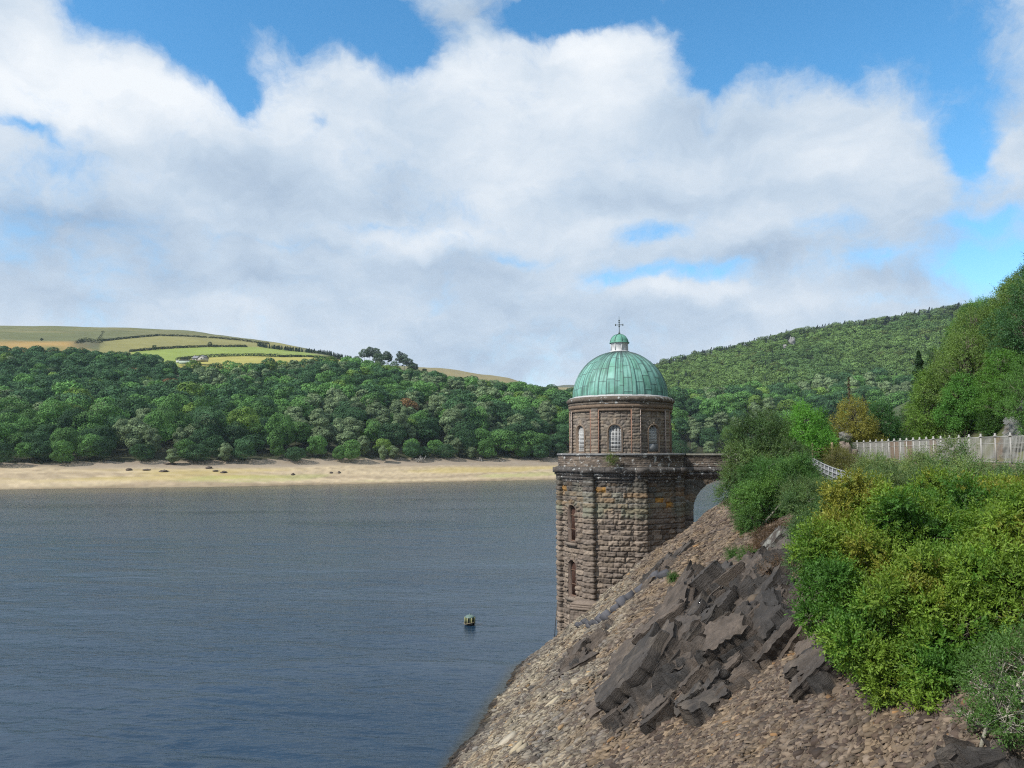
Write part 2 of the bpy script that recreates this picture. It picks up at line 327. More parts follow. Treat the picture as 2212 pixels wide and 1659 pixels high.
# ================================================================ NEAR GROUND
SY = [-30, 0, 20, 36.9, 53.8, 60, 64, 75, 100, 150, 200, 300, 400, 520, 700]
SX = [-14, -10, -6.5, -2.9, .4, 3.6, 5.3, 10.0, 25, 45, 64, 98, 135, 190, 260]
HY = [-30, 0, 47, 80, 95, 130, 200, 400]
HX = [44, 42, 41, 43.5, 46.5, 66, 108, 240]
def z_near(X, Y, detail=True):
    X = np.asarray(X, float); Y = np.asarray(Y, float)
    xs = np.interp(Y, SY, SX); s = np.interp(Y, [0, 37, 60, 90, 200], [.74, .72, .80, .80, .5])
    n = (fbm(X * .22 + 5, Y * .22, 3, 4) - .5)
    base = s * (X - xs) + n * 1.5 * np.clip((X - xs + 1) / 4, 0, 1)
    if detail: base = base + (fbm(X * 1.3, Y * 1.3, 9, 3) - .5) * .35 + (fbm(X * .9 - Y * .8, Y * .25 + X * .3, 19, 3) - .5) * .5 * np.clip((X - xs) / 2, 0, 1)
    lowr = sst(18, 30, Y) * sst(90, 80, Y) * sst(1.2, .2, X - np.interp(Y, [20, 45, 56, 77], [22, 30.2, 30.6, 32.8])); top = 14.0 - 1.65 * lowr; k = .7
    d = base - top; z = base - np.log1p(np.exp(np.clip(d / k, -30, 30))) * k       # soft cap at the road terrace
    z = np.maximum(z, -6)
    hx = np.interp(Y, HY, HX); h = np.clip(X - hx, 0, None)
    z = z + 34 * (1 - np.exp(-1.12 * h / 34)) + (fbm(X * .15, Y * .15, 31, 3) - .5) * 2 * np.clip(h / 4, 0, 1)
    return z
def hit(x, y, tmax=140.):
    a, b, c = ray(x, y); t = np.linspace(4, tmax, 6000)
    g = z_near(a * t, b * t) - (CAMZ + c * t); i = np.argmax(g > 0)
    if g[i] <= 0: i = len(t) - 1
    return np.array([a * t[i], b * t[i], CAMZ + c * t[i]])
def shale_tint(X, Y, z):
    """colour of the dry shale: pale tan low down by the water, browner and redder towards the right-hand rocks"""
    n = fbm(X * .35, Y * .35, 40, 4); n2 = fbm(X * 1.2, Y * 1.2, 44, 3)
    pale = np.array([.31, .262, .190]); grey = np.array([.205, .178, .142]); brown = np.array([.170, .122, .085]); och = np.array([.265, .19, .115])
    w = sst(.35, .68, n)[..., None]; c = pale * w + grey * (1 - w)
    xs = np.interp(Y, SY, SX)
    up = sst(5.0, 10.0, X - xs + (n2 - .5) * 6)[..., None]; c = c * (1 - up * .75) + brown * up * .75
    o = (sst(.56, .72, n2) * .55)[..., None]; c = c * (1 - o) + och * o
    wet = sst(.55, .15, z)[..., None]; c = c * (1 - wet * .78); ub = sst(-.15, -.8, z)[..., None]; c = c * (1 - ub) + np.array([.008, .016, .026]) * ub
    pl = (sst(62, 68, Y))[..., None]; c = c * (1 - pl) + np.array([.19, .15, .14]) * pl
    return c
def near_ground():
    xs = np.concatenate([np.arange(-16, 30, .22), np.arange(30, 90, 1.), np.arange(90, 420, 8.)])
    ys = np.concatenate([np.arange(-12, 6, 1.), np.arange(6, 82, .25), np.arange(82, 140, 1.), np.arange(140, 720, 8.)])
    X, Y = np.meshgrid(xs, ys, indexing='ij'); Z = z_near(X, Y)
    Zu = Z
    C = shale_tint(X, Y, Z) * .8
    hx = np.interp(Y, HY, HX)
    terr = sst(11.4, 12.2, Z)[..., None] * sst(.3, .6, fbm(X * .5, Y * .5, 60, 3) + .15)[..., None]
    C = C * (1 - terr) + np.array([.16, .17, .06]) * terr
    hl = sst(0, 3, X - hx)[..., None]; C = C * (1 - hl) + np.array([.05, .06, .03]) * hl
    fw = sst(90, 120, Y)[..., None]; C = C * (1 - fw) + np.array([.07, .09, .04]) * fw
    V = np.stack([X, Y, Zu], -1).reshape(-1, 3)
    me = mesh('bank', V, gridfaces(len(xs), len(ys)), M['ground'], C.reshape(-1, 3), True)
    tag(obj('bank', me), 'steep bank of dry broken shale falling from the road to the water', kind='structure')
near_ground()
# water sheet
def water_sheet():
    Y1 = 20 * np.exp(np.arange(0, 3.50, .0046)); t = np.arange(-1.35, 1.35, .0062)
    X = t[:, None] * Y1[None]; Y = Y1[None] + 0 * X
    c, s_ = math.cos(R_(-11)), math.sin(R_(-11)); a = X * c + Y * s_; b = -X * s_ + Y * c
    gust = sst(.25, .7, fbm(a * .012, b * .03, 301, 3))
    lod = lambda w: np.clip(w / (Y * .0046) / 3.2 - .6, 0, 1)
    def rid(u, v, sd): q = vn(u, v, sd); return 1 - np.abs(2 * q - 1) * 1.15
    Z = (fbm(a * .16, b * .42, 302, 2) - .5) * .16 * lod(2.4) + (rid(a * .42 + fbm(a * .3, b * .3, 7, 2), b * 1.05, 303) - .5) * .078 * lod(1.0) + (rid(a * 1.0 + fbm(a, b, 8, 2), b * 2.5, 304) - .5) * .062 * lod(.45)
    cal = 1 - .25 * sst(95, 20, shore_d(CX + X / Y * FX) - Y + 30 * (fbm(X * .02, Y * .01, 3, 3) - .5)) * (Y > 150)
    edge = sst(.0, 1.2, np.interp(Y, SY, SX) - X)
    Z = Z * (.45 + .75 * gust) * cal * edge * sst(0, .06, np.minimum(t + 1.35, 1.344 - t))[:, None]
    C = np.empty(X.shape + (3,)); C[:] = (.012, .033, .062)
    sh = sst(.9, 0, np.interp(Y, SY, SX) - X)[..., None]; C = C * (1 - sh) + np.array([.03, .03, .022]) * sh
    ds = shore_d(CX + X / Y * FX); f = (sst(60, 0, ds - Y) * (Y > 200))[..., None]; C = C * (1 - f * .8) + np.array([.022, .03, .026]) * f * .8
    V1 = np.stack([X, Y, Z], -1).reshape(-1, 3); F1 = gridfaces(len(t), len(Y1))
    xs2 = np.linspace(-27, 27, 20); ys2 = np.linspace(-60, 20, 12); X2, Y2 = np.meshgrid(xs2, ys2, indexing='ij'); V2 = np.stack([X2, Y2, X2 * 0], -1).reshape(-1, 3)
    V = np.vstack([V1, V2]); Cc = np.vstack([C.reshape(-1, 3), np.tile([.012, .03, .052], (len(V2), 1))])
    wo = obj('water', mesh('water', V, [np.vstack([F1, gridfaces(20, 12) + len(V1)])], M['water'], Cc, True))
    ca = wo.data.attributes.new('calm', 'FLOAT', 'POINT'); ca.data.foreach_set('value', np.concatenate([cal.ravel(), np.ones(len(V2))]).astype(np.float32))
    tag(wo, 'wind-rippled dark blue reservoir water', kind='structure')

# ================================================================ FAR GROUND
def shore_d(x):
    return np.interp(x, [-900, 0, 500, 800, 1205, 1545, 1700, 2300, 3200], [280, 312, 341, 372, 434, 500, 530, 600, 700])
TX = [-900, -400, 0, 150, 400, 560, 700, 770, 870, 1000, 1100, 1160, 1230, 1300, 1420, 1500, 1600, 1700, 1800, 1900, 2030, 2212, 2600, 3200]
TD = {640: [795, 795, 792, 795, 806, 811, 815, 818, 826, 841, 855, 862, 873, 880, 888, 893, 897, 900, 900, 900, 900, 890, 880, 880],
      850: [745, 748, 745, 757, 772, 773, 777, 788, 803, 846, 866, 872, 890, 890, 860, 842, 822, 808, 795, 785, 775, 760, 740, 720],
      1050: [720, 720, 722, 724, 737, 752, 768, 786, 808, 855, 870, 880, 895, 860, 793, 774, 751, 725, 708, 699, 676, 645, 600, 560],
      1300: [700, 700, 702, 703, 712, 734, 762, 785, 815, 855, 870, 875, 885, 860, 800, 790, 775, 755, 740, 730, 710, 690, 650, 620],
      1900: [745, 745, 745, 750, 760, 775, 790, 789, 787, 796, 812, 836, 850, 860, 850, 850, 850, 850, 850, 850, 850, 850, 850, 850],
      2600: [780, 780, 780, 785, 790, 800, 810, 815, 830, 845, 855, 838, 829, 836, 850, 860, 870, 870, 870, 870, 870, 870, 870, 870],
      3400: [880] * 24}
GX = np.arange(-900, 3200, 5.)
def build_far():
    TDs = sorted(TD); D = np.concatenate([np.arange(300, 900, 4.), np.arange(900, 1400, 8.), np.arange(1400, 3400, 30.)])
    Z = np.zeros((len(GX), len(D)))
    knots = np.array([[at(x, TD[d][k], d)[2] for d in TDs] for k, x in enumerate(TX)])
    ker = np.exp(-np.linspace(-2, 2, 9) ** 2); ker /= ker.sum()
    for i, x in enumerate(GX):
        sd_ = shore_d(x); bw = 54 + .012 * max(x, 0) + 8 * (vn(x * .01, 0, 5) - .5)
        row = [np.interp(x, TX, knots[:, j]) for j in range(len(TDs))]
        dd = [sd_ - 60, sd_, sd_ + bw, sd_ + bw + 6] + TDs; zz = [-9, 0, .155 * bw, .155 * bw + 2] + row
        z = np.interp(D, dd, zz)
        zs = np.convolve(np.pad(z, 8, mode='edge'), np.exp(-np.linspace(-2, 2, 17) ** 2) / np.exp(-np.linspace(-2, 2, 17) ** 2).sum(), 'valid')
        w = sst(sd_ + bw + 10, sd_ + bw + 60, D); Z[i] = z * (1 - w) + zs * w
    return D, Z
GD, GZ = build_far()
# smooth across columns + natural relief
_p = np.pad(GZ, ((6, 6), (0, 0)), mode='edge'); _k = np.exp(-np.linspace(-2, 2, 13) ** 2); _k /= _k.sum()
GZ = sum(_p[i:i + len(GX)] * _k[i] for i in range(13))
_XX = (GX[:, None] - CX) / FX * GD[None]; _YY = GD[None] + 0 * GX[:, None]
_rel = np.clip((GD[None] - shore_d(GX)[:, None] - 70) / 200, 0, 1)
GZ = GZ + _rel * ((fbm(_XX * .012, _YY * .012, 70, 4) - .5) * 7)
def zfar(X, Y):
    X = np.asarray(X, float); Y = np.asarray(Y, float); x = CX + X / Y * FX
    i = np.clip((x - GX[0]) / 5., 0, len(GX) - 1.001); i0 = i.astype(int); fi = i - i0
    j0 = np.clip(np.searchsorted(GD, Y) - 1, 0, len(GD) - 2); fj = np.clip((Y - GD[j0]) / (GD[j0 + 1] - GD[j0]), 0, 1)
    return (GZ[i0, j0] * (1 - fi) + GZ[i0 + 1, j0] * fi) * (1 - fj) + (GZ[i0, j0 + 1] * (1 - fi) + GZ[i0 + 1, j0 + 1] * fi) * fj
def projy(X, Y, Z):
    a = (Z - CAMZ) / Y; v = (a * CA - SA) / (CA + a * SA)
    return CY - v * FX
HA = [(213, 737), (270, 731), (333, 725.5), (395, 727), (442, 730), (500, 732), (578, 739.5)]
HB = [(275, 760), (327, 755), (390, 751), (447, 749), (532, 749), (600, 752)]
HC = [(382, 779), (430, 773), (480, 770), (540, 769), (603, 771), (663, 771), (746, 778)]
def ip(L, x): return np.interp(x, [p[0] for p in L], [p[1] for p in L])
def far_ground():
    X, Y = _XX, _YY; x = GX[:, None] + 0 * Y; y = projy(X, Y, GZ)
    C = np.empty(X.shape + (3,))
    n = fbm(X * .01, Y * .02, 80, 5); n2 = fbm(X * .05, Y * .08, 84, 4)
    moor = np.array([.17, .16, .065]); tan = np.array([.27, .20, .08]); ol = np.array([.12, .13, .05])
    w = sst(.35, .65, n)[..., None]; C[:] = moor * w + ol * (1 - w)
    C *= (.8 + .4 * n2)[..., None]
    def paint(mask, c, a=1.):
        k = (np.clip(mask, 0, 1) * a)[..., None]; C[:] = C * (1 - k) + (np.array(c) * (.85 + .3 * n2[..., None])) * k
    up = (Y > 650) & (Y < 1500)
    paint(up * sst(205, 150, x + (n2 - .5) * 60) * sst(733, 742, y + (n - .5) * 14), (.33, .215, .07))
    paint(up * sst(40, 100, x) * sst(160, 100, x) * sst(744, 752, y), (.10, .14, .04), .7)
    inA = up * (x > 205) * (x < 640) * sst(-1, 1, y - ip(HA, x)) ; paint(inA, (.225, .21, .07))
    inB = up * (x > 275) * (x < 757) * sst(-.6, .6, y - ip(HB, x) - np.clip(x - 600, 0, 200) * .17); paint(inB, (.215, .27, .055))
    inC = up * (x > 380) * (x < 760) * sst(-.6, .6, y - ip(HC, x)); paint(inC, (.33, .30, .075))
    paint(up * sst(130, 165, x) * sst(225, 195, x) * sst(733, 738, y) * sst(756, 748, y), (.07, .08, .045), .7)
    paint((Y > 640) * (Y < 960) * (x > 860) * (x < 925), (.25, .25, .06))
    paint((Y > 1500) * (Y < 2300) * sst(.42, .55, fbm(X * .006, Y * .003, 88, 3)), (.25, .20, .085), .8)
    paint((Y > 2300) * 1., (.09, .10, .07), .8)
    rocky = (x > 1300) * (Y < 1300) * 1.; paint(rocky, (.06, .075, .035))
    paint((Y < 690) * 1., (.045, .05, .025))
    sd_ = shore_d(GX)[:, None]; h = GZ
    # the drawdown shore: horizontal bands of sand, mud and new growth
    s = (Y - sd_)
    b = fbm(s * .33 + (fbm(X * .02, Y * .02, 91, 3) - .5) * 8, X * .006, 92, 4); b2 = fbm(X * .013, s * .05, 95, 4); b3 = fbm(s * 1.1, X * .02, 97, 3)
    S = np.empty(X.shape + (3,)); sand = np.array([.46, .365, .235]); mud = np.array([.33, .255, .165]); yel = np.array([.42, .33, .085]); gr = np.array([.28, .33, .08])
    k = sst(.35, .62, b)[..., None]; S[:] = sand * k + mud * (1 - k); S *= (.70 + .60 * b3)[..., None]
    k = (sst(.50, .66, b2) * sst(10, 22, s) * sst(52, 36, s) * .5)[..., None]; S[:] = S * (1 - k) + yel * k
    k = (sst(.56, .68, fbm(X * .017 + 40, s * .06, 98, 3)) * sst(3, 12, s) * sst(34, 22, s) * .4)[..., None]; S[:] = S * (1 - k) + gr * k
    k = (s < -3)[..., None] * 1.; S[:] = S * (1 - k) + np.array([.01, .016, .022]) * k; k = sst(6, 0, s)[..., None] * .5 * (s >= -3)[..., None]; S[:] = S * (1 - k) + np.array([.10, .075, .04]) * k
    k = sst(44, 54, s + (b2 - .5) * 16)[..., None] * .8; S[:] = S * (1 - k) + np.array([.26, .215, .17]) * k
    near = (s < 57 + .012 * np.clip(x, 0, None))[..., None] * 1.; C[:] = C * (1 - near) + S * near
    k = sst(56, 66, s - .012 * np.clip(x, 0, None))[..., None]
    nb = len(GD)
    V = np.stack([X, Y, GZ], -1)
    F = gridfaces(len(GX), nb); fi = F[:, 0]; smid = (s + 0 * X).reshape(-1)[fi]; bwid = (54 + .012 * np.clip(x, 0, None)).reshape(-1)[fi]
    beach = smid < bwid + 2
    def sub(Fs, C_, name, mat, label):
        u, inv = np.unique(Fs, return_inverse=True)
        tag(obj(name, mesh(name, V.reshape(-1, 3)[u], inv.reshape(Fs.shape), mat, C_.reshape(-1, 3)[u], True)), label, kind='structure')
    sub(F[beach], S, 'beach', M['beach'], 'pale sandy drawdown shore across the reservoir, striped with mud and new green growth')
    sub(F[~beach], C, 'hills', M['far'], 'rounded hills of moor and pasture beyond the wooded far shore')
far_ground()
water_sheet()

# ================================================================ TREES
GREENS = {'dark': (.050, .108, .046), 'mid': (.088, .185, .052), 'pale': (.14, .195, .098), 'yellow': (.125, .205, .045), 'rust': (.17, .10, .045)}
def leafquads(c, d, n, L, W):
    s = nz(np.cross(n, d)); L = np.asarray(L).reshape(-1, 1); W = np.asarray(W).reshape(-1, 1)
    V = np.stack([c - d * L * .5, c + s * W * .5, c + d * L * .5, c - s * W * .5], 1).reshape(-1, 3)
    F = np.arange(len(c) * 4).reshape(-1, 4)
    return V, F
def lobe_points(lobes, n, r, cull=.82):
    """points on the outer skin of a set of ellipsoid lobes, with outward directions"""
    lobes = np.asarray(lobes, float); area = (lobes[:, 3:6].mean(1)) ** 2; pr = area / area.sum()
    k = r.choice(len(lobes), int(n * 1.9), p=pr); d = nz(r.normal(size=(len(k), 3)))
    rad = (1 - .30 * r.random(len(k)) ** 2.0)[:, None]
    p = lobes[k, :3] + d * lobes[k, 3:6] * rad; keep = np.ones(len(k), bool)
    for i, l in enumerate(lobes):
        q = (p - l[:3]) / l[3:6]; keep &= ~(((q ** 2).sum(1) < cull ** 2) & (k != i))
    p, d, k = p[keep][:n], d[keep][:n], k[keep][:n]
    return p, nz(d / lobes[k, 3:6]), k
def broad_lobes(r, H=12., Rr=6., n=15, low=.16):
    L = [(0, 0, H * .52, Rr * .68, Rr * .68, H * .36)]
    for i in range(n):
        el = r.uniform(-.55, 1.35); az = i * 2.4 + r.normal() * .3; q = r.uniform(.75, 1.05)
        s = r.uniform(.26, .42) * Rr
        L.append((math.cos(az) * math.cos(el) * Rr * .66 * q, math.sin(az) * math.cos(el) * Rr * .66 * q, max(H * .52 + math.sin(el) * H * .36 * q, H * low), s * 1.15, s * 1.15, s * .8))
    return L
def near_lobes(r, H, Rr, n=46):
    L = [(0, 0, H * .50, Rr * .55, Rr * .55, H * .30)]
    for i in range(n):
        t = r.uniform(.10, 1.0); w = math.sin(min(1, t * 1.15) ** .8 * math.pi * .86 + .25) ; a = i * 2.4 + r.normal() * .4; q = Rr * max(.12, w) * r.uniform(.45, .92); s = Rr * r.uniform(.15, .30)
        L.append((math.cos(a) * q, math.sin(a) * q, H * (.08 + .86 * t), s * 1.2, s * 1.2, s * .75))
    return L
def crown_arrays(r, lobes, n, size, tint, var=.22, up=.25, flat=1.0, jit=.42):
    p, d, k = lobe_points(lobes, n, r)
    nn = nz(d * flat + np.array([0, 0, up]) + r.normal(size=d.shape) * jit)
    t = nz(np.cross(nn, r.normal(size=d.shape)))
    V, F = leafquads(p, t, nn, size * r.uniform(.6, 1.4, len(p)), size * r.uniform(.5, 1.0, len(p)))
    lt = 1 + (r.random(len(lobes)) - .5) * var * 2
    c = np.array(tint) * (lt[k] * (1 + r.normal(size=len(k)) * .16))[:, None]
    c = np.clip(c, .004, 1)
    return V, F, np.repeat(c, 4, 0)
def conifer_arrays(r, H, Rr, n, size, tint):
    h = r.random(n) ** .8; z = H * (.10 + .9 * h); lay = .75 + .25 * np.cos(z * 2 * math.pi / (H / 9)); rr = Rr * (1 - h) ** .8 * lay * np.sqrt(r.random(n)) + .03
    a = r.random(n) * 2 * math.pi; d = np.stack([np.cos(a), np.sin(a), -.25 + 0 * a], 1)
    p = np.stack([rr * np.cos(a), rr * np.sin(a), z - rr * .25], 1)
    nn = nz(np.array([0, 0, 1.]) + d * .5 + r.normal(size=(n, 3)) * .35); t = nz(d + r.normal(size=(n, 3)) * .4)
    V, F = leafquads(p, nz(t - nn * (t * nn).sum(1, keepdims=True)), nn, size * r.uniform(.8, 1.8, n), size * r.uniform(.3, .7, n))
    return V, F, np.repeat(np.array(tint) * (1 + r.normal(size=(n, 1)) * .2), 4, 0).clip(.004)

# ---- far wood
far_protos = {}
for kd, tn in GREENS.items():
    far_protos[kd] = []
    for s in range(3):
        r = np.random.default_rng(100 + s * 7 + len(kd))
        if kd == 'pale': lb = broad_lobes(r, 13, 4.4, 22)
        else: lb = broad_lobes(r, 11.5 + s, 6.4, 30)
        V, F, c = crown_arrays(r, lb, 6000, .52, tn, .30, .2, 1.7, .42)
        me = mesh('broadleaf_crown', V, F, M['leaf_far'], c)
        far_protos[kd].append((me, V, c))
def wood_sites():
    r = np.random.default_rng(11); S = []
    D = 366.
    while D < 740:
        step = 10.5 if D < 520 else 11.5
        for X in np.arange(-.8 * D, .62 * D, 12.2 if D < 520 else 12.5):
            xx = X + r.uniform(-4.6, 4.6); yy = D + r.uniform(-4.6, 4.6); x = CX + xx / yy * FX
            bw = 54 + .012 * max(x, 0)
            s = yy - shore_d(x) - bw
            if s < -5 + 4 * r.random(): continue
            lim = np.interp(x, [-900, 0, 130, 300, 380, 460, 560, 640, 700, 770, 870, 1000, 1240, 3000], [720, 700, 690, 668, 640, 634, 655, 655, 690, 735, 700, 720, 740, 740])
            if yy > lim: continue
            S.append((xx, yy, s, x))
        D += step
    return S
sites = wood_sites()
def kind_at(x, s, X, Y, r):
    n = vn(X * .018, Y * .022, 55); q = r.random()
    if r.random() < .002: return 'rust'
    darkp = .30 + .45 * (x < 420) * (s > 90) + .2 * (n < .4)  # extra dark trees high on the left put a cloud shadow into the colour
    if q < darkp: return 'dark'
    if n > .62 and q < .80: return 'pale'
    if q > .95: return 'yellow'
    return 'mid'
LAB = {'dark': 'dark green broadleaf tree in the wood across the water, thickest where cloud shadow is coloured in', 'mid': 'mid green broadleaf tree in the wood across the water', 'pale': 'slim pale grey-green tree in the wood across the water',
       'yellow': 'bright yellow-green tree in the wood across the water', 'rust': 'russet-leaved tree in the wood across the water'}
GRP = {'dark': 'dark trees of the far wood', 'mid': 'mid green trees of the far wood', 'pale': 'pale slim trees of the far wood', 'yellow': 'yellow-green trees of the far wood', 'rust': 'russet trees of the far wood'}
def far_wood():
    r = np.random.default_rng(12); infr = [s for s in sites if -25 < s[3] < 1225 or 1450 < s[3] < 1660]
    infr.sort(key=lambda s: s[2] + (0 if s[3] < 1240 else 30)); ind = set(id(s) for s in infr[:195])
    Vs, Fs, Cs, n = [], [], [], 0
    for s in sites:
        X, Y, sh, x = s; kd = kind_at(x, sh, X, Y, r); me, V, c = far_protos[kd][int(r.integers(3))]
        z = float(zfar(X, Y)); sc_ = (.62 + .55 * r.random()) if sh < 9 else (1.05 + .6 * r.random() ** 1.3 if sh < 120 else .85 + .40 * r.random()); rz = r.random() * 6.28
        if id(s) in ind:
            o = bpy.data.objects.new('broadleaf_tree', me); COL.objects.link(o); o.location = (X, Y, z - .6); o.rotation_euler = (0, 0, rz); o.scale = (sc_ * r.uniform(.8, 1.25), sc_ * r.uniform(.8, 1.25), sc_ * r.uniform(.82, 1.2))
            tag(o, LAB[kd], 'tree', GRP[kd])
        elif -700 < x < 2400:
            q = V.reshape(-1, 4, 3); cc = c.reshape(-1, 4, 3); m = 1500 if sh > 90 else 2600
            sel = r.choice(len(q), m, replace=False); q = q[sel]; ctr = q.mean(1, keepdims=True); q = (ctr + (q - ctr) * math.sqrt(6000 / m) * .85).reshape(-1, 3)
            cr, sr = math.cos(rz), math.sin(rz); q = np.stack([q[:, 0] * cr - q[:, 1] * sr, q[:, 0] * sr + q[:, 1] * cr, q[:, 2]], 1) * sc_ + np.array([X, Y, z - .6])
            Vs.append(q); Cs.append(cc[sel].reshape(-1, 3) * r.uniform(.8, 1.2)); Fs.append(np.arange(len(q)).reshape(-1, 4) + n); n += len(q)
    tag(obj('woodland', mesh('woodland', np.vstack(Vs), np.vstack(Fs), M['leaf_far'], np.vstack(Cs))), 'continuous canopy of the mixed wood climbing the slope beyond the far shore', 'woodland', kind='stuff')
far_wood()
# ---- wooded hill on the right
def right_hill():
    r = np.random.default_rng(21); Vs, Cs, n = [], [], 0; Fs = []
    protos = []
    for s in range(5):
        lb = broad_lobes(np.random.default_rng(300 + s), 9, 6.6, 12); V, F, c = crown_arrays(np.random.default_rng(s), lb, 520, 1.2, (1, 1, 1), .32, .2, 1.7, .35); protos.append((V, c))
    con = []
    for s in range(3):
        V, F, c = conifer_arrays(np.random.default_rng(50 + s), 13, 3.4, 220, 1.5, (1, 1, 1)); con.append((V, c))
    D = 690.
    while D < 1085:
        for X in np.arange(.10 * D, .66 * D, 10.6):
            xx = X + r.uniform(-3, 3); yy = D + r.uniform(-3, 3); x = CX + xx / yy * FX
            if x < 1330 or x > 2140: continue
            z = float(zfar(xx, yy)); y = projy(xx, yy, z)
            top = yy > 1010 + 14 * vn(xx * .03, 3, 4)
            if 1685 < x < 1730 and 738 < y < 764 and r.random() < .75: continue
            n1 = vn(xx * .012, yy * .012, 77)
            pr = con if (top and r.random() < .45) or r.random() < .04 else protos
            V, c = pr[int(r.integers(len(pr)))]
            g = np.array([.060, .095, .062]) if pr is con else (np.array([.18, .29, .09]) if n1 + r.normal() * .12 > .45 else np.array([.135, .235, .08]))
            if r.random() < .04: g = np.array([.14, .19, .06])
            if top or y < 700 + (1900 - x) * .09: g = g * np.array([.85, .78, 1.0])  # upper band tinted darker: passing cloud shadow put into the leaf colour
            s = r.uniform(.75, 1.35) * (.75 if pr is con else 1); rz = r.random() * 6.28; cr, sr = math.cos(rz), math.sin(rz)
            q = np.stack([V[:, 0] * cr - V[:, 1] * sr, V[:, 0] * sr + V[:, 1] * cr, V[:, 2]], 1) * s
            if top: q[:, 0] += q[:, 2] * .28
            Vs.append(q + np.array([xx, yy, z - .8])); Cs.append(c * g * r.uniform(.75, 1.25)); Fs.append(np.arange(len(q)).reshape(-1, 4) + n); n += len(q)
        D += 9.6
    tag(obj('hill_woodland', mesh('hill_woodland', np.vstack(Vs), np.vstack(Fs), M['leaf_far'], np.clip(np.vstack(Cs), .003, 1))), 'dense oak wood covering the long hill behind the tower, wind-bent pines along its ridge', 'woodland', kind='stuff')
    # pale crag near the ridge
    k = 0
    for (x, y, D_, w, h, lab) in [(1708, 750, 985, 8, 14, 'tall pale grey crag among the trees high on the wooded hill'), (1694, 762, 975, 5, 7, 'small grey crag just left of the tall one on the wooded hill'), (1640, 735, 1000, 9, 6, 'low grey crag near the ridge of the wooded hill')]:
        P = at(x, y, D_); P[2] = float(zfar(P[0], P[1])); me = rock_mesh('crag', w, 8, h, 90 + k, (.22, .22, .21), 26); k += 1
        o = obj('crag', me, None, P + np.array([0, -4, h * .25])); tag(o, lab, 'rock', 'crags on the wooded hill')
def rock_mesh(name, w, d, h, seed, col, n=20, mat='bedrock'):
    u = np.linspace(0, 2 * math.pi, n, endpoint=False); v = np.linspace(-math.pi / 2, math.pi / 2, n)
    U, Vv = np.meshgrid(u, v, indexing='ij'); x = np.cos(U) * np.cos(Vv); y = np.sin(U) * np.cos(Vv); z = np.sin(Vv)
    q = 1 + (vn(U * 2 + 0 * Vv, Vv * 3, seed) - .5) * .5 + (vn(np.cos(U) * 4 + 9, z * 5 + 9, seed + 1) - .5) * .4
    P = np.stack([x * q * w / 2, y * q * d / 2, z * q * h / 2], -1); P = P - np.sin(P * (7 / max(w, h))) * .0
    st = h / 6; P[..., 2] = P[..., 2] * .45 + np.round(P[..., 2] / st) * st * .55
    c = np.array(col) * (.8 + .4 * vn(P[..., 0] * 3 / w, P[..., 2] * 9 / h, seed + 3))[..., None]
    return mesh(name, P.reshape(-1, 3), gridfaces(n, n, True), M[mat], c.reshape(-1, 3))
right_hill()

def place_far(x, y, D):
    """ground point that projects near (x, y) close to distance D"""
    best = None
    for d in np.arange(D - 160, D + 161, 4.):
        X = (x - CX) / FX * d; z = float(zfar(X, d)); e = abs(projy(X, d, z) - y) + abs(d - D) * .004
        if best is None or e < best[0]: best = (e, X, d, z)
    return np.array(best[1:])
# hedges
def hedge(pts, D, hh, label, seed, col=(.03, .045, .022)):
    r = np.random.default_rng(seed); P = []
    for a, b in zip(pts[:-1], pts[1:]):
        m = max(2, int(abs(b[0] - a[0]) / 3))
        for t in np.linspace(0, 1, m, endpoint=False):
            x = a[0] + (b[0] - a[0]) * t; y = a[1] + (b[1] - a[1]) * t; P.append(place_far(x, y, D))
    P = np.array(P); mid = P[len(P) // 2].copy(); L = []
    for i in range(len(P) - 1):
        for t in (0, .5):
            p = P[i] * (1 - t) + P[i + 1] * t - mid; s = hh * r.uniform(.6, 1.1); L.append((p[0], p[1], p[2] + s * .35, s * 1.1, s * .8, s * .75))
    V, F, c = crown_arrays(r, L, 60 * len(L), .9, col)
    o = obj('hedge', mesh('hedge', V, F, M['leaf_far'], c), None, mid); tag(o, label, 'hedge')
hedge(HA[:5], 1050, 2.6, 'long dark hedge across the upper pasture, left of the gap', 1)
hedge([(447, 730), (500, 732), (578, 740)], 1000, 2.8, 'dark hedge on the upper pasture nearest the skyline, right of the gap', 2)
hedge(HB[:5], 900, 2.6, 'hedge along the top of the bright green field', 3)
hedge(HC[:5], 800, 3.2, 'thick hedge between the bright green field and the farmhouse', 4)
hedge(HC[4:], 800, 2.4, 'hedge running from the bright field towards the pine clump', 5)
hedge([(160, 742), (178, 737), (200, 741), (215, 737)], 1000, 4.5, 'dark scrub filling the gully on the moor', 6)
hedge([(205, 735), (212, 722), (218, 706)], 1150, 2.2, 'line of dark scrub climbing the moor to the skyline', 7)
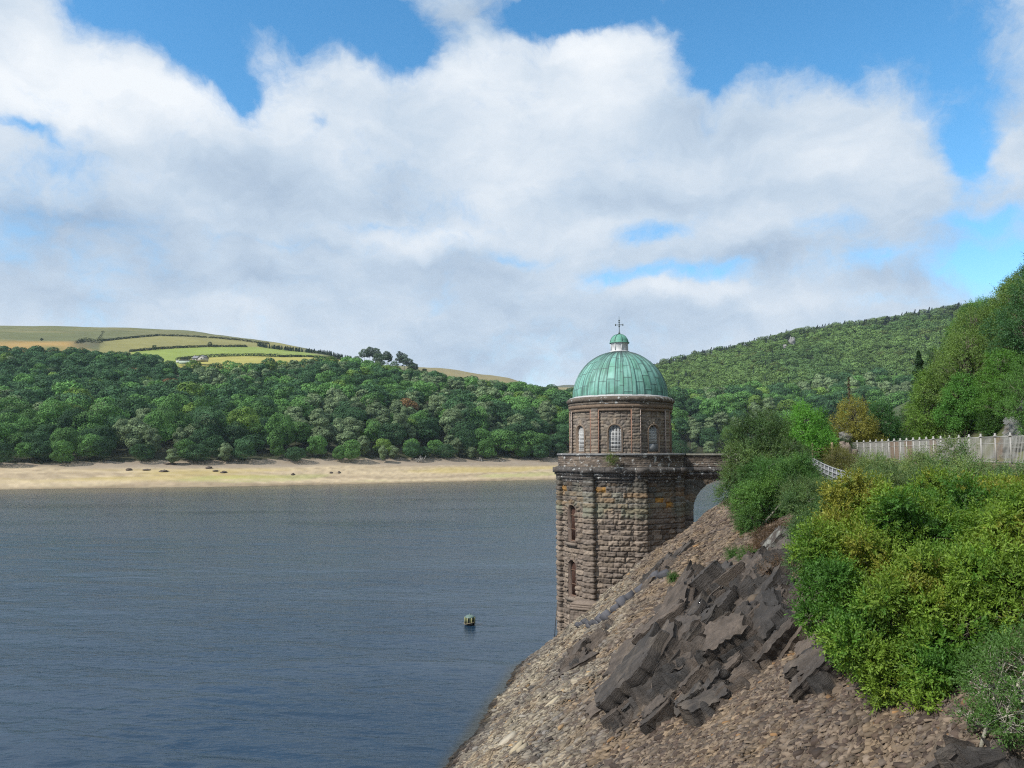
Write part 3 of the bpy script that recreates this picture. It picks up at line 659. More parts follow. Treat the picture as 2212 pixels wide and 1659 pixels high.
# conifer strip on the ridge
def strip():
    r = np.random.default_rng(33); protos = []
    for s in range(3):
        V, F, c = conifer_arrays(np.random.default_rng(60 + s), 8, 2.6, 320, 1.0, (.055, .092, .050)); protos.append(mesh('young_conifer_crown', V, F, M['leaf_far'], c))
    for i in range(210):
        t = r.random(); x = 552 + 205 * t; y = np.interp(x, [552, 603, 660, 760], [747, 749, 757, 772]) - r.random() * 5
        p = place_far(x, y, 930); o = bpy.data.objects.new('conifer', protos[int(r.integers(3))]); COL.objects.link(o); s = r.uniform(.45, .85)
        o.location = p; o.scale = (s, s, s); o.rotation_euler = (0, 0, r.random() * 6); tag(o, 'small conifer in the strip of plantation on the skyline above the fields', 'tree', 'conifers of the skyline plantation')
strip()
def limbed_tree(name, loc, H, Rr, seed, tint, label, nleaf, size, lobes=None, trunk=(.10, .085, .065), tr=None, group=None, bare=0., sprig=False, cat='tree', lean=(0, 0), barkmat='bark', limbs=True, leafasp=.45):
    """tapered trunk with limbs reaching into the crown lobes; crown of leaf-sized faces"""
    r = np.random.default_rng(seed); root = empty(name, loc, 0, label, cat, group)
    if lobes is None: lobes = broad_lobes(r, H, Rr, 16, .2)
    lobes = np.array(lobes, float); lobes[:, 0] += lobes[:, 2] * lean[0]; lobes[:, 1] += lobes[:, 2] * lean[1]
    tr = tr or H * .022
    mb = MB(); zt = H * .62
    P = [np.array([lean[0] * z + math.sin(z * .8 + seed) * .04 * H * .3, lean[1] * z, z]) for z in np.linspace(-.6, zt, 7)]
    mb.tube(P, np.linspace(tr, tr * .35, 7), 7, trunk)
    root_trunk = mb.obj('trunk', M[barkmat], root)
    if limbs:
        mb = MB()
        for l in lobes[1:]:
            h = min(max(l[2] * .55, H * .08), zt); b = np.array([lean[0] * h, lean[1] * h, h]); e = l[:3]
            mid = b * .5 + e * .5 + np.array([0, 0, .06 * H]) * r.uniform(-.3, 1)
            mb.tube([b, mid, e], [tr * .38, tr * .25, tr * .1], 5, trunk)
            for q in range(3):
                d = nz(r.normal(size=3)) * l[3:6] * .85; mb.tube([mid, (mid + e + d) / 2, e + d], [tr * .16, tr * .1, tr * .04], 4, trunk)
        mb.obj('limbs', M[barkmat], root)
    if sprig: V, F, c = sprig_arrays(r, lobes, nleaf, size, np.array(tint) * 1.5, 8, size * 3.6)
    else: V, F, c = crown_arrays(r, lobes, nleaf, size, np.array(tint) * 1.3, .3, .35, 1.1, .5)
    obj('crown', mesh('crown', V, F, M['leaf'], c), root)
    return root
def sublobes(r, lobes, per_m2, rmin, rmax, zmin=None):
    L = []
    for l in lobes:
        R0 = (l[3] + l[4] + l[5]) / 3; m = max(4, int(per_m2 * 4 * math.pi * R0 * R0 * .6)); L.append((l[0], l[1], l[2], l[3] * .68, l[4] * .68, l[5] * .68))
        d = nz(r.normal(size=(m, 3)))
        for q in d:
            s = r.uniform(rmin, rmax); p = np.array(l[:3]) + q * np.array(l[3:6]) * r.uniform(.74, 1.10); L.append((p[0], p[1], p[2], s, s, s * .85))
    return L
def sprig_arrays(r, lobes, nsprig, leaf, tint, per=13, tl=None, fill=.3):
    """leafy shoots standing out of the lobes: each shoot carries alternate leaves, pointing outward and up"""
    tl = tl or leaf * 5.5
    p, d, k = lobe_points(lobes, nsprig, r, .86)
    n = len(p); ax = nz(d + np.array([0, 0, .35]) + r.normal(size=d.shape) * .35)
    L = tl * r.uniform(.5, 1.3, n) * (1 + .5 * (r.random(n) > .93))
    s = (np.arange(per)[None] + r.random((n, per))) / per
    e1 = nz(np.cross(ax, r.normal(size=ax.shape))); e2 = np.cross(ax, e1)
    ang = np.arange(per)[None] * 2.4 + r.random((n, 1)) * 6.28 + r.normal(size=(n, per)) * .4
    side = e1[:, None] * np.cos(ang)[..., None] + e2[:, None] * np.sin(ang)[..., None]
    ld = nz(ax[:, None] * .75 + side * (.95 - .4 * s)[..., None] + r.normal(size=side.shape) * .18)
    pos = p[:, None] + ax[:, None] * (L[:, None] * (s - .25))[..., None] + ld * leaf * .5
    nn = nz(ax[:, None] * .8 - side * .4 + np.array([0, 0, .55]) + r.normal(size=side.shape) * .35)
    nn = nz(nn - ld * (nn * ld).sum(-1, keepdims=True))
    sz = leaf * r.uniform(.65, 1.25, (n, per)) * (1 - .35 * s)
    V, F = leafquads(pos.reshape(-1, 3), ld.reshape(-1, 3), nn.reshape(-1, 3), sz.ravel(), sz.ravel() * .42)
    tn = tint(p, d, k, r) if callable(tint) else np.array(tint) * np.ones((n, 1))
    tn = tn * (1 + r.normal(size=(n, 1)) * .15)
    c = (tn[:, None] * (1 + r.normal(size=(n, per, 1)) * .12)).reshape(-1, 3).clip(.004)
    return V, F, np.repeat(c, 4, 0)
def branches(mb, base, lobes, r, r0, col, nsub=4, ntw=5):
    lobes = np.array(lobes, float)
    for l in lobes:
        b = np.array(base) + r.normal(size=3) * np.array([.12, .12, 0]); e = l[:3] - np.array([0, 0, l[5] * .2])
        mid = b * .5 + e * .5 + np.array([0, 0, -.1 * np.linalg.norm(e - b)]) * r.uniform(-1, .6)
        mb.tube([b, mid, e], [r0, r0 * .7, r0 * .4], 5, col)
        for q in range(nsub):
            d = nz(r.normal(size=3)) * l[3:6] * .6; f = e + d; mb.tube([mid * .4 + e * .6, (e + f) / 2, f], [r0 * .4, r0 * .3, r0 * .2], 4, col)
            for w in range(ntw):
                g = l[:3] + nz(d / l[3:6] + r.normal(size=3) * .7) * l[3:6] * r.uniform(.85, 1.1); mb.tube([f, (f + g) / 2 + r.normal(size=3) * .03, g], [r0 * .2, r0 * .14, r0 * .07], 3, col, cap=False)
def pine_lobes(r, H, n=9, spread=3.2, z0=.45):
    L = []
    for i in range(n):
        t = z0 + (1 - z0) * (i + .5) / n; a = i * 2.4; s = spread * (1.05 - .55 * abs(t - .7) / .3) * r.uniform(.35, .5)
        q = spread * .55 * (1 - (t - z0) / (1 - z0) * .75); L.append((math.cos(a) * q, math.sin(a) * q, H * t, s * 1.4, s * 1.4, s * .75))
    return L
# skyline pines
SP = [(785, 755, 10, 1.4), (797, 757, 12.5, 1.2), (811, 757, 12.5, 1.3), (834, 766, 11.5, 1.25), (838, 772, 11, .9), (862, 775, 13.5, 1.2), (872, 780, 12.5, 1.2), (884, 785, 10, 1.2), (815, 785, 9, 1.4), (893, 792, 7.5, 1.3)]
LP = ['skyline pine on the far left of the clump above the wood', 'tall flat-topped skyline pine second from the left of the clump', 'flat-topped skyline pine third from the left, leaning right', 'skyline pine with a bare trunk standing in the middle gap of the clump', 'low bushy pine at the foot of the bare-trunked pine',
      'tallest dense pine in the right half of the skyline clump', 'dark pine just right of the tallest one on the skyline', 'shorter dark pine near the right end of the skyline clump', 'broad low pine under the flat-topped pair', 'smallest round pine at the right end of the skyline clump']
for i, (x, y, h, sp) in enumerate(SP):
    r = np.random.default_rng(400 + i); p = place_far(x, y + 8, 735); h *= 1.65; sp *= 1.35
    limbed_tree('pine_tree', p, h, 3, 400 + i, (.055, .090, .048), LP[i], 3600, .7, pine_lobes(r, h, 10, 4.2 * sp, .5 if i < 4 else .2), (.12, .09, .07), .28, 'pines of the skyline clump', limbs=False)
for i, (x, y, h, lab) in enumerate([(940, 805, 11, 'left one of two round dark conifers on the skyline right of the pines'), (916, 812, 8, 'lower dark conifer between the pine clump and the round pair'), (955, 808, 10, 'right one of two round dark conifers on the skyline right of the pines')]):
    p = place_far(x - 25, y + 8, 730); limbed_tree('pine_tree', p, h, 3, 430 + i, (.020, .036, .022), lab, 900, .75, broad_lobes(np.random.default_rng(430 + i), h, 3.6, 9, .1), (.1, .08, .06), .25, limbs=False)
for i, (x, y, h, lab) in enumerate([(768, 768, 8, 'round broadleaf tree at the left foot of the skyline pine clump'), (823, 775, 8, 'round broadleaf tree in the gap between the flat-topped and bare-trunked skyline pines'), (850, 782, 9, 'round broadleaf tree under the tallest skyline pine')]):
    p = place_far(x, y + 10, 725); limbed_tree('broadleaf_tree', p, h, 3, 460 + i, (.06, .11, .05), lab, 1200, .75, broad_lobes(np.random.default_rng(460 + i), h, 5.2, 12, .1), (.1, .08, .06), .25, limbs=False)
# thin bare-looking tree on the wood edge (between far hills)
p = place_far(1098, 862, 640); limbed_tree('ash_tree', p, 15, 4, 441, (.13, .15, .085), 'thin-leaved pale ash tree standing above the wood edge below the distant moor', 420, .55, None, (.30, .28, .24), .22)
for i, (x, y, D_, h, lab) in enumerate([(327, 757, 900, 7, 'small round thorn tree in the hedge line above the bright field, left of the other'), (447, 749, 900, 7, 'small round thorn tree in the hedge line above the farmhouse'), (28, 775, 800, 6, 'small bush alone on the tawny slope at the left edge'), (80, 737, 1100, 4, 'tiny lone thorn on the tawny moor')]):
    p = place_far(x, y, D_); limbed_tree('thorn_tree', p, h, h * .5, 450 + i, (.03, .055, .022), lab, 420, .7, broad_lobes(np.random.default_rng(i), h, h * .5, 7, .1), (.1, .08, .06), .15, limbs=False)

# ---- farmhouse
def farm():
    p = place_far(428, 788, 720); s = p[1] / FX   # metres per photo unit
    root = empty('farmhouse', p + np.array([0, 0, 3.2]), R_(-6), 'grey stone farmhouse with slate roof half hidden by the wood', 'house')
    def gable(mb, c, w, d, h, rh, ov=.4, axis='x'):
        pass
    w, d, h, rh = 12.5, 7., 2.8, 2.3
    MB().box((0, 0, h / 2), (w, d, h), 0, (.42, .40, .36)).add([[-w / 2, -d / 2 + .01, h], [-w / 2, d / 2 - .01, h], [-w / 2, 0, h + rh - .05], [w / 2, -d / 2 + .01, h], [w / 2, d / 2 - .01, h], [w / 2, 0, h + rh - .05]], [[0, 1, 2], [3, 5, 4]], (.42, .4, .36)).obj('wall', M['wall'], root)
    def roof(w, d, z, rh, cx=0, cy=0, rot=False):
        t = .18; o = .5
        pts = [(-w / 2 - o, -d / 2 - o, z - .3), (w / 2 + o, -d / 2 - o, z - .3), (w / 2 + o, 0, z + rh), (-w / 2 - o, 0, z + rh), (-w / 2 - o, d / 2 + o, z - .3), (w / 2 + o, d / 2 + o, z - .3)]
        V = np.array(pts + [(a, b, c + t) for a, b, c in pts])
        if rot: V = np.stack([V[:, 1], V[:, 0], V[:, 2]], 1)
        V = V + np.array([cx, cy, 0])
        F = [[0, 3, 2, 1], [3, 4, 5, 2], [6, 7, 8, 9], [9, 8, 11, 10], [0, 1, 7, 6], [4, 10, 11, 5], [0, 6, 9, 3], [3, 9, 10, 4], [1, 2, 8, 7], [2, 5, 11, 8]]
        return MB().add(V, F, (.20, .205, .22))
    rf = roof(w, d, h, rh).obj('roof', M['wall'], root); MB().box((-w / 2 + 1, 0, h + rh + .4), (.9, .8, 1.5), 0, (.25, .22, .2)).obj('chimney', M['wall'], rf)
    # cross gable wing, gable end towards the lake
    MB().box((4.2, -3.2, h / 2 + .2), (6, 6.5, h + .4), 0, (.48, .46, .42)).add([[1.2, -6.44, h + .4], [7.2, -6.44, h + .4], [4.2, -6.44, h + 2.3]], [[0, 1, 2]], (.48, .46, .42)).obj('gable_wing', M['wall'], root)
    roof(6.6, 6., h + .4, 2.0, 4.2, -3.2, True).obj('wing_roof', M['wall'], root)
    for xx in (-4.4, -1.6): MB().box((xx, -3.53, 1.7), (.9, .12, 1.2), 0, (.05, .05, .05)).obj('window', M['glass'], root)
    MB().box((4.2, -6.5, 2.), (1., .12, 1.2), 0, (.05, .05, .05)).obj('window', M['glass'], root)
    p2 = place_far(400, 792, 712)
    b = empty('barn', p2 + np.array([0, 0, 2.2]), R_(-3), 'long low pale green barn to the left of the farmhouse', 'barn')
    MB().box((0, 0, 1.6), (13, 6, 3.2), 0, (.42, .50, .42)).obj('wall', M['wall'], b); MB().box((0, 0, 3.32), (13.8, 6.8, .22), 0, (.45, .44, .40)).obj('roof', M['wall'], b)
    MB().box((3.6, -3.02, 1.2), (2.2, .08, 2.2), 0, (.34, .42, .36)).obj('door', M['wall'], b)
    p3 = place_far(385, 790, 716); b = empty('shed', p3 + np.array([-1, 0, 2.4]), R_(-3), 'small white shed at the left end of the pale green barn', 'shed')
    MB().box((0, 0, 1.2), (4.2, 4, 2.4), 0, (.62, .64, .62)).obj('wall', M['wall'], b); MB().box((0, 0, 2.5), (4.8, 4.6, .18), 0, (.5, .5, .46)).obj('roof', M['wall'], b)
farm()
# ---- driftwood skeletons and rocks on the far shore
def drift(x, y, D, w, h, n, seed, label):
    r = np.random.default_rng(seed); p = place_far(x, y, D); mb = MB()
    for i in range(n):
        a = np.array([r.uniform(-w / 2, w / 2), r.uniform(-1, 1), r.uniform(0, .3)]); b = a + np.array([r.normal() * w * .25, r.normal() * .8, r.uniform(.3, 1) * h]); m = (a + b) / 2 + r.normal(size=3) * .3
        mb.tube([a, m, b], [.22, .16, .08], 5, (.42, .40, .37))
        for q in range(2): mb.tube([m, m + r.normal(size=3) * h * .3], [.1, .05], 4, (.42, .40, .37))
    o = mb.obj('dead_tree', M['bark'], None, False, p); tag(o, label, 'dead tree')
drift(903, 1000, 440, 7, 4.6, 9, 5, 'bleached dead tree skeleton lying at the foot of the far wood')
drift(1040, 997, 455, 5, 3., 4, 6, 'small bleached fallen branch at the wood edge nearer the tower')
drift(1082, 998, 465, 4, 1.8, 3, 8, 'lowest bleached branch on the far shore, right of the other two')
for i, (x, y, w, lab) in enumerate([(322, 1017, 13, 'low dark rock on the pale shore, leftmost of the scattered rocks'), (358, 1020, 17, 'long dark rock in the middle of the pale shore'), (455, 1012, 12, 'dark rock near the top of the shore left of the green seep'), (470, 1019, 10, 'flat dark rock halfway down the shore'), (487, 1021, 12, 'dark rock beside the seep on the far shore'), (284, 1016, 9, 'thin dark rock at the left of the row'), (370, 1003, 26, 'long ledge of dark rock just below the far wood'), (636, 1056 - 30, 6, 'tiny dark stone on the pale shore'), (1235 - 20, 1015, 4, 'small stone beside the tower side of the pale shore'), (718, 1021, 6, 'small boulder on the pale shore under the brown-green patch'), (735, 1022, 5, 'small boulder right beside its slightly larger twin')]):
    p = place_far(x, y, float(shore_d(x)) + 30); o = obj('rock', rock_mesh('rock', w * .22 * 1.2, 4, .9 + .4 * (i % 3), 60 + i, (.11, .085, .065), 18), None, p + np.array([0, 0, .1])); tag(o, lab, 'rock')

# ================================================================ VALVE TOWER
TYa = 62.0; TXa = (1340 - CX) / FX * TYa / 1.0
TROT = -math.atan2(TXa, TYa)
tower = empty('valve_tower', (TXa, TYa, 0), TROT, 'round stone water tower with a green copper dome standing in the reservoir', 'tower')
CORN = [R_(-28.5 + 45 * k) for k in range(8)]
FACE = [R_(-6 + 45 * k) for k in range(8)]
PAL_LOW = np.array([1.05, 1.0, .92]) * np.array([(.19, .158, .132), (.165, .138, .12), (.22, .185, .158), (.148, .125, .11), (.235, .198, .168), (.185, .158, .14)])
PAL_UP = np.array([.93, .98, 1.03]) * np.array([(.225, .175, .13), (.20, .155, .12), (.25, .20, .15), (.18, .145, .115), (.235, .175, .125)])
def circle_path(R, n):
    th = np.arange(n) / n * 2 * math.pi; return np.stack([R * np.sin(th), -R * np.cos(th)], 1), np.stack([np.sin(th), -np.cos(th)], 1), th * R
def stone_skin(name, path, closed, z0, z1, course, blen, prot, mat, parent, pal, dz=.055, openings=(), ulen=None, seed=0, tintfn=None, rough=.03, mortar=.6, joint=.035, vouss=.38, zwob=0):
    P2, N2, U = path; nu = len(U); nv = max(2, int(round((z1 - z0) / dz)) + 1); z = np.linspace(z0, z1, nv)
    UU, ZZ = np.meshgrid(U, z, indexing='ij'); cidx = np.floor((ZZ - z0) / course + 1e-6); lv = (ZZ - z0) / course - cidx
    if blen:
        tot = ulen if ulen else U[-1] - U[0]; nb = max(1, round(tot / blen)); bl = tot / nb
        off = h2(cidx, cidx * 0 + 3, seed) ; bu = UU / bl + off; bidx = np.floor(bu); lu = bu - bidx; bidx = np.mod(bidx, nb) if closed else bidx
        eu = np.minimum(lu, 1 - lu) * bl
    else:
        bidx = cidx * 0; lu = np.full(UU.shape, .5) ; eu = np.full(UU.shape, 9.); bl = 1
        if not closed: lu = (UU - UU.min()) / (UU.max() - UU.min())
    ev = np.minimum(lv, 1 - lv) * course
    idu, idv = bidx, cidx; inside = np.zeros(UU.shape, bool)
    for (uc, zb, zs, w, hh) in openings:       # arch: rectangle to zs then half-ellipse w/2 x hh
        du = UU - uc
        if closed: L_ = ulen; du = (du + L_ / 2) % L_ - L_ / 2
        a = w / 2; rad = np.where(ZZ > zs, np.sqrt((du / a) ** 2 + ((ZZ - zs) / hh) ** 2), 99)
        ins = ((abs(du) < a) & (ZZ > zb) & (ZZ <= zs)) | ((ZZ > zs) & (rad < 1)); inside |= ins
        ang = np.arctan2((ZZ - zs) / hh, du / a); nvs = 9 if w < 2 else 13; av = ang / math.pi * nvs; ai = np.floor(av); la = av - ai
        rr = rad * a; ring = (ZZ > zs) & (rad >= 1) & (rr < a + vouss * (1 + .25 * (h2(ai, ai * 0 + 1, seed) > .5)))
        idu = np.where(ring, ai + 200, idu); idv = np.where(ring, 999, idv)
        eu = np.where(ring, np.minimum(la, 1 - la) * math.pi * (a + .2) / nvs, eu); ev = np.where(ring, np.minimum(rr - a, a + vouss - rr).clip(0) + .02, ev)
        lu = np.where(ring, la, lu); lv = np.where(ring, .5, lv)
    e = np.minimum(eu, ev); hb = h2(idu, idv, seed + 1)
    tx = (h2(idu, idv, seed + 2) - .5); ty = (h2(idu, idv, seed + 3) - .5)
    k = sst(0, joint, e) * (.35 + .65 * np.clip(e / (.09), 0, 1) ** .6)
    zfx = ZZ * 6
    rug = (fbm(UU * 5 + hb * 40, ZZ * 7 + hb * 9, seed + 4, 3) - .5)
    h = k * prot * (.62 + .38 * hb + tx * (lu - .5) * 1.2 + ty * (lv - .5) * 1.0 + rug * 1.6) + rug * rough * .4
    wob = 0
    V = np.concatenate([P2[:, None, :] + N2[:, None, :] * h[..., None], ZZ[..., None]], -1).reshape(-1, 3)
    pi = np.minimum((h2(idu, idv, seed + 6) * len(pal)).astype(int), len(pal) - 1); C = pal[pi] * (.82 + .36 * h2(idu, idv, seed + 7))[..., None]
    C = C * (1 - (1 - mortar) * sst(joint * .9, 0, e))[..., None]
    if tintfn is not None: C = tintfn(C, UU, ZZ, idu, idv, e)
    F = gridfaces(nu, nv, closed)
    ci = inside.reshape(-1)[F].sum(1) < 4
    return obj(name, mesh(name, V, F[ci], M[mat], C.reshape(-1, 3), False), parent)
def pol(r, th, z): return np.array([r * math.sin(th), -r * math.cos(th), z])

def low_tint(C, U, Z, iu, iv, e):
    n = fbm(U * .5, Z * .5, 120, 4)
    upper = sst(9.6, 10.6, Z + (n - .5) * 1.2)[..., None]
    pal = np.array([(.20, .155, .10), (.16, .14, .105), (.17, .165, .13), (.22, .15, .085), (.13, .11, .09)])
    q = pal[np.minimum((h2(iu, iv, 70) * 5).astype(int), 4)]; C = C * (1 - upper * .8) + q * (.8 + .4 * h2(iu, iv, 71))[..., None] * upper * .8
    # a few ochre blocks and a lichen-green belt
    o = ((h2(iu, iv, 73) > .982) & (Z > 10.2))[..., None] * 1.; C = C * (1 - o) + np.array([.42, .22, .05]) * o
    g = (sst(9.4, 9.9, Z) * sst(11.0, 10.3, Z) * sst(.42, .6, n) * .5)[..., None]; C = C * (1 - g) + np.array([.17, .185, .13]) * g
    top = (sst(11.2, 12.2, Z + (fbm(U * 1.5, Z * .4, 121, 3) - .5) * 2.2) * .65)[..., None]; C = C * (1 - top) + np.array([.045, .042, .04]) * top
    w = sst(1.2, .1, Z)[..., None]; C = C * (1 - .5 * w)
    lime = ((e < .02) & (Z > 10.4) & (h2(iu, iv, 77) > .55))[..., None] * .7; C = C * (1 - lime) + np.array([.40, .39, .36]) * lime
    return C
RW = 4.78; NU = 540
CIRC = 2 * math.pi * RW
low_open = []
WZ = []
for (ya, yb) in ((1090, 1172), (1210, 1292)):
    D_ = TYa - RW * math.cos(FACE[7] if False else R_(-51)) * .99; zt = at(1240, ya, D_)[2]; zb = at(1240, yb, D_)[2]; WZ.append((zb, zt))
th_w = R_(-51)
for zb, zt in WZ: low_open.append((th_w * RW, zb, zt - .5, 1.02, .5))
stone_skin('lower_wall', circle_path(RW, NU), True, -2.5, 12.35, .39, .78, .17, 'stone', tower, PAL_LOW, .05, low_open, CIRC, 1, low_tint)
def pil_path(th, R, w, d, taper=0):
    s = .045; P = []; Nn = []; U = []
    t = np.array([math.cos(th), math.sin(th)]); o = np.array([math.sin(th), -math.cos(th)])
    def seg(a, b, n, m):
        for i in range(m): P.append(a + (b - a) * i / m); Nn.append(n)
    c = o * (R - .1); cf = o * (R + d)
    seg(c - t * w / 2, cf - t * w / 2, -t, 7); Nn[-1] = nz(o - t)
    seg(cf - t * w / 2, cf + t * w / 2, o, 13); Nn[-13] = nz(o - t)
    seg(cf + t * w / 2, c + t * w / 2, t, 7); Nn[-7] = nz(o + t); P.append(c + t * w / 2); Nn.append(t)
    P = np.array(P); U = np.concatenate([[0], np.cumsum(np.linalg.norm(np.diff(P, axis=0), axis=1))]); return P, np.array(Nn), U
for k, th in enumerate(CORN):
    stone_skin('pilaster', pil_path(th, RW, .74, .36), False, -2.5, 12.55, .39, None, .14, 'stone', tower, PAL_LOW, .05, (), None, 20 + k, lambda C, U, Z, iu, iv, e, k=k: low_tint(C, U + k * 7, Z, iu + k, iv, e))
def drk(th, z):
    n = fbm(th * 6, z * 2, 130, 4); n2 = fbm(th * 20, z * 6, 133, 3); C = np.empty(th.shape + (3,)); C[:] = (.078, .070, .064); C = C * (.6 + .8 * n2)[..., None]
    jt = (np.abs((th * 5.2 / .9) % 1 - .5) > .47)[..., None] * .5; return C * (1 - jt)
# corbel table, roll moulding, parapet, coping
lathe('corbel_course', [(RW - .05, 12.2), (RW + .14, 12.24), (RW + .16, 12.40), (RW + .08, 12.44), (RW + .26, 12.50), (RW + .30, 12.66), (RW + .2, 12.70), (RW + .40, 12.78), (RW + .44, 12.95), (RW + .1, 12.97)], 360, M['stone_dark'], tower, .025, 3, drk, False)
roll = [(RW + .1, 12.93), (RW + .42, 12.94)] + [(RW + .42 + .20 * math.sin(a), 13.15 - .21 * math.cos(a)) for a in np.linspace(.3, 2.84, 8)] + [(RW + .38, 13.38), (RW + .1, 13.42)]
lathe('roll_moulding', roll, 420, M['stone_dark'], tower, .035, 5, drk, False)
# stepped blocks of the cornice above each pilaster
for k, th in enumerate(CORN):
    mb = MB(); g = 10
    for (zz, dz_, d, w) in ((12.62, .30, .44, .86), (12.86, .2, .56, .92), (13.15, .40, .70, .98)):
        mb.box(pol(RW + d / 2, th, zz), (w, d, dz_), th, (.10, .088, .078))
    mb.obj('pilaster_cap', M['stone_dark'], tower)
PR = RW + .22
def par_tint(C, U, Z, iu, iv, e):
    n = fbm(U * .6, Z * 2, 140, 4); k = sst(.3, .7, n)[..., None]; return C * (.45 + .55 * (1 - k))
stone_skin('parapet', circle_path(PR, 560), True, 13.38, 14.28, .15, .55, .05, 'stone_dark', tower, PAL_LOW * .85, .03, (), 2 * math.pi * PR, 3, par_tint, joint=.02)
lathe('parapet_inner_face', [(PR - .02, 14.27), (PR - .36, 14.27), (PR - .36, 13.40), (0.01, 13.38)], 96, M['stone'], tower, 0, 3, lambda th, z: np.full(th.shape + (3,), .13), False)
lathe('coping', [(PR - .40, 14.26), (PR + .10, 14.26), (PR + .13, 14.33), (PR + .10, 14.41), (PR - .40, 14.42), (PR - .40, 14.26)], 360, M['stone_dark'], tower, .012, 8, lambda th, z: np.full(th.shape + (3,), .17) * (.7 + .6 * fbm(th * 12, z * 4, 9, 3))[..., None], False)
# arched openings of the lower wall: jambs + rusty grilles
def arch_outline(w, zb, zs, hh, m=12):
    a = w / 2; return [(-a, zb)] + [(-a * math.cos(t), zs + hh * math.sin(t)) for t in np.linspace(0, math.pi, m)] + [(a, zb)]
def arch_frame(name, th, R, w, zb, zs, hh, fw, r_out, r_in, mat, parent, col, inset=0):
    """arched surround ring, front face fw wide, from r_out back to r_in"""
    O = np.array(arch_outline(w - 2 * inset, zb + inset, zs, hh - inset)); I = np.array(arch_outline(w - 2 * inset - 2 * fw, zb + inset + fw, zs, hh - inset - fw))
    def pt(s, z, r): a = th + s / R; return (r * math.sin(a), -r * math.cos(a), z)
    n = len(O); V = [pt(s, z, r_out) for s, z in O] + [pt(s, z, r_out) for s, z in I] + [pt(s, z, r_in) for s, z in I] + [pt(s, z, r_in) for s, z in O]
    F = []
    for i in range(n):
        j = (i + 1) % n
        for a in range(4): b = (a + 1) % 4; F.append([a * n + i, a * n + j, b * n + j, b * n + i])
    return MB().add(V, F, col).obj(name, M[mat], parent)
def arch_panel(name, th, R, w, zb, zs, hh, r, mat, parent, col):
    O = arch_outline(w, zb, zs, hh); V = [((r) * math.sin(th + s / R), -(r) * math.cos(th + s / R), z) for s, z in O]; V.append((r * math.sin(th), -r * math.cos(th), (zb + zs) / 2)); n = len(O)
    F = [[n, (i + 1) % n, i] for i in range(n)]
    return MB().add(V, F, col).obj(name, M[mat], parent)
for wi, (zb, zt) in enumerate(WZ):
    g = empty('grille', (0, 0, 0)); g.parent = tower
    g2 = g
    arch_frame('stone_jamb', th_w, RW, 1.14, zb - .06, zt - .5, .56, .10, RW + .10, RW - .45, 'stone', tower, (.14, .105, .085))
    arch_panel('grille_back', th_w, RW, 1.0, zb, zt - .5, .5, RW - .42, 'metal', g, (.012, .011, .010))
    mb = MB()
    for s in np.linspace(-.42, .42, 10):
        top = zt - .5 + .5 * math.sqrt(max(0, 1 - (s / .5) ** 2)); mb.tube([pol(RW - .22, th_w + s / RW, zb + .05), pol(RW - .22, th_w + s / RW, top - .04)], [.024, .024], 5, (.10, .052, .038))
    mb.obj('grille_bars', M['rust'], g)
    mb = MB()
    for q in (.33, .70): mb.box(pol(RW - .19, th_w, zb + (zt - zb) * q), (.95, .05, .07), th_w, (.16, .10, .07))
    mb.box(pol(RW - .19, th_w, zb + .06), (.95, .06, .1), th_w, (.16, .10, .07)); mb.obj('grille_rails', M['rust'], g)
    MB().box(pol(RW + .05, th_w, zb - .16), (1.35, .5, .2), th_w, (.19, .155, .125)).obj('sill', M['stone'], tower)
# ---- rotunda
RR = 4.0; RC = 2 * math.pi * RR
ZS, ZW = 14.50, 16.62
rot_open = [(f % (2 * math.pi) * (RR - .06), ZS, ZW - .54, 1.10, .55) for f in FACE]
def rot_tint(C, U, Z, iu, iv, e):
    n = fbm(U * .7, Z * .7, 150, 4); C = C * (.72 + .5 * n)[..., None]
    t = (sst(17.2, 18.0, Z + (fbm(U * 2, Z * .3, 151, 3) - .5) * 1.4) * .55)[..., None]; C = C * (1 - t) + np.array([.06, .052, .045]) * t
    return C
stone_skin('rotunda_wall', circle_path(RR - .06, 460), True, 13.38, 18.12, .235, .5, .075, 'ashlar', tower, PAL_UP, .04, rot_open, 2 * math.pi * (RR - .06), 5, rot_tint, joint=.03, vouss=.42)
for k, th in enumerate(CORN):
    stone_skin('rotunda_pilaster', pil_path(th, RR - .06, .56, .16), False, 13.38, 18.0, .235, None, .06, 'ashlar', tower, PAL_UP, .04, (), None, 60 + k, rot_tint, joint=.03)
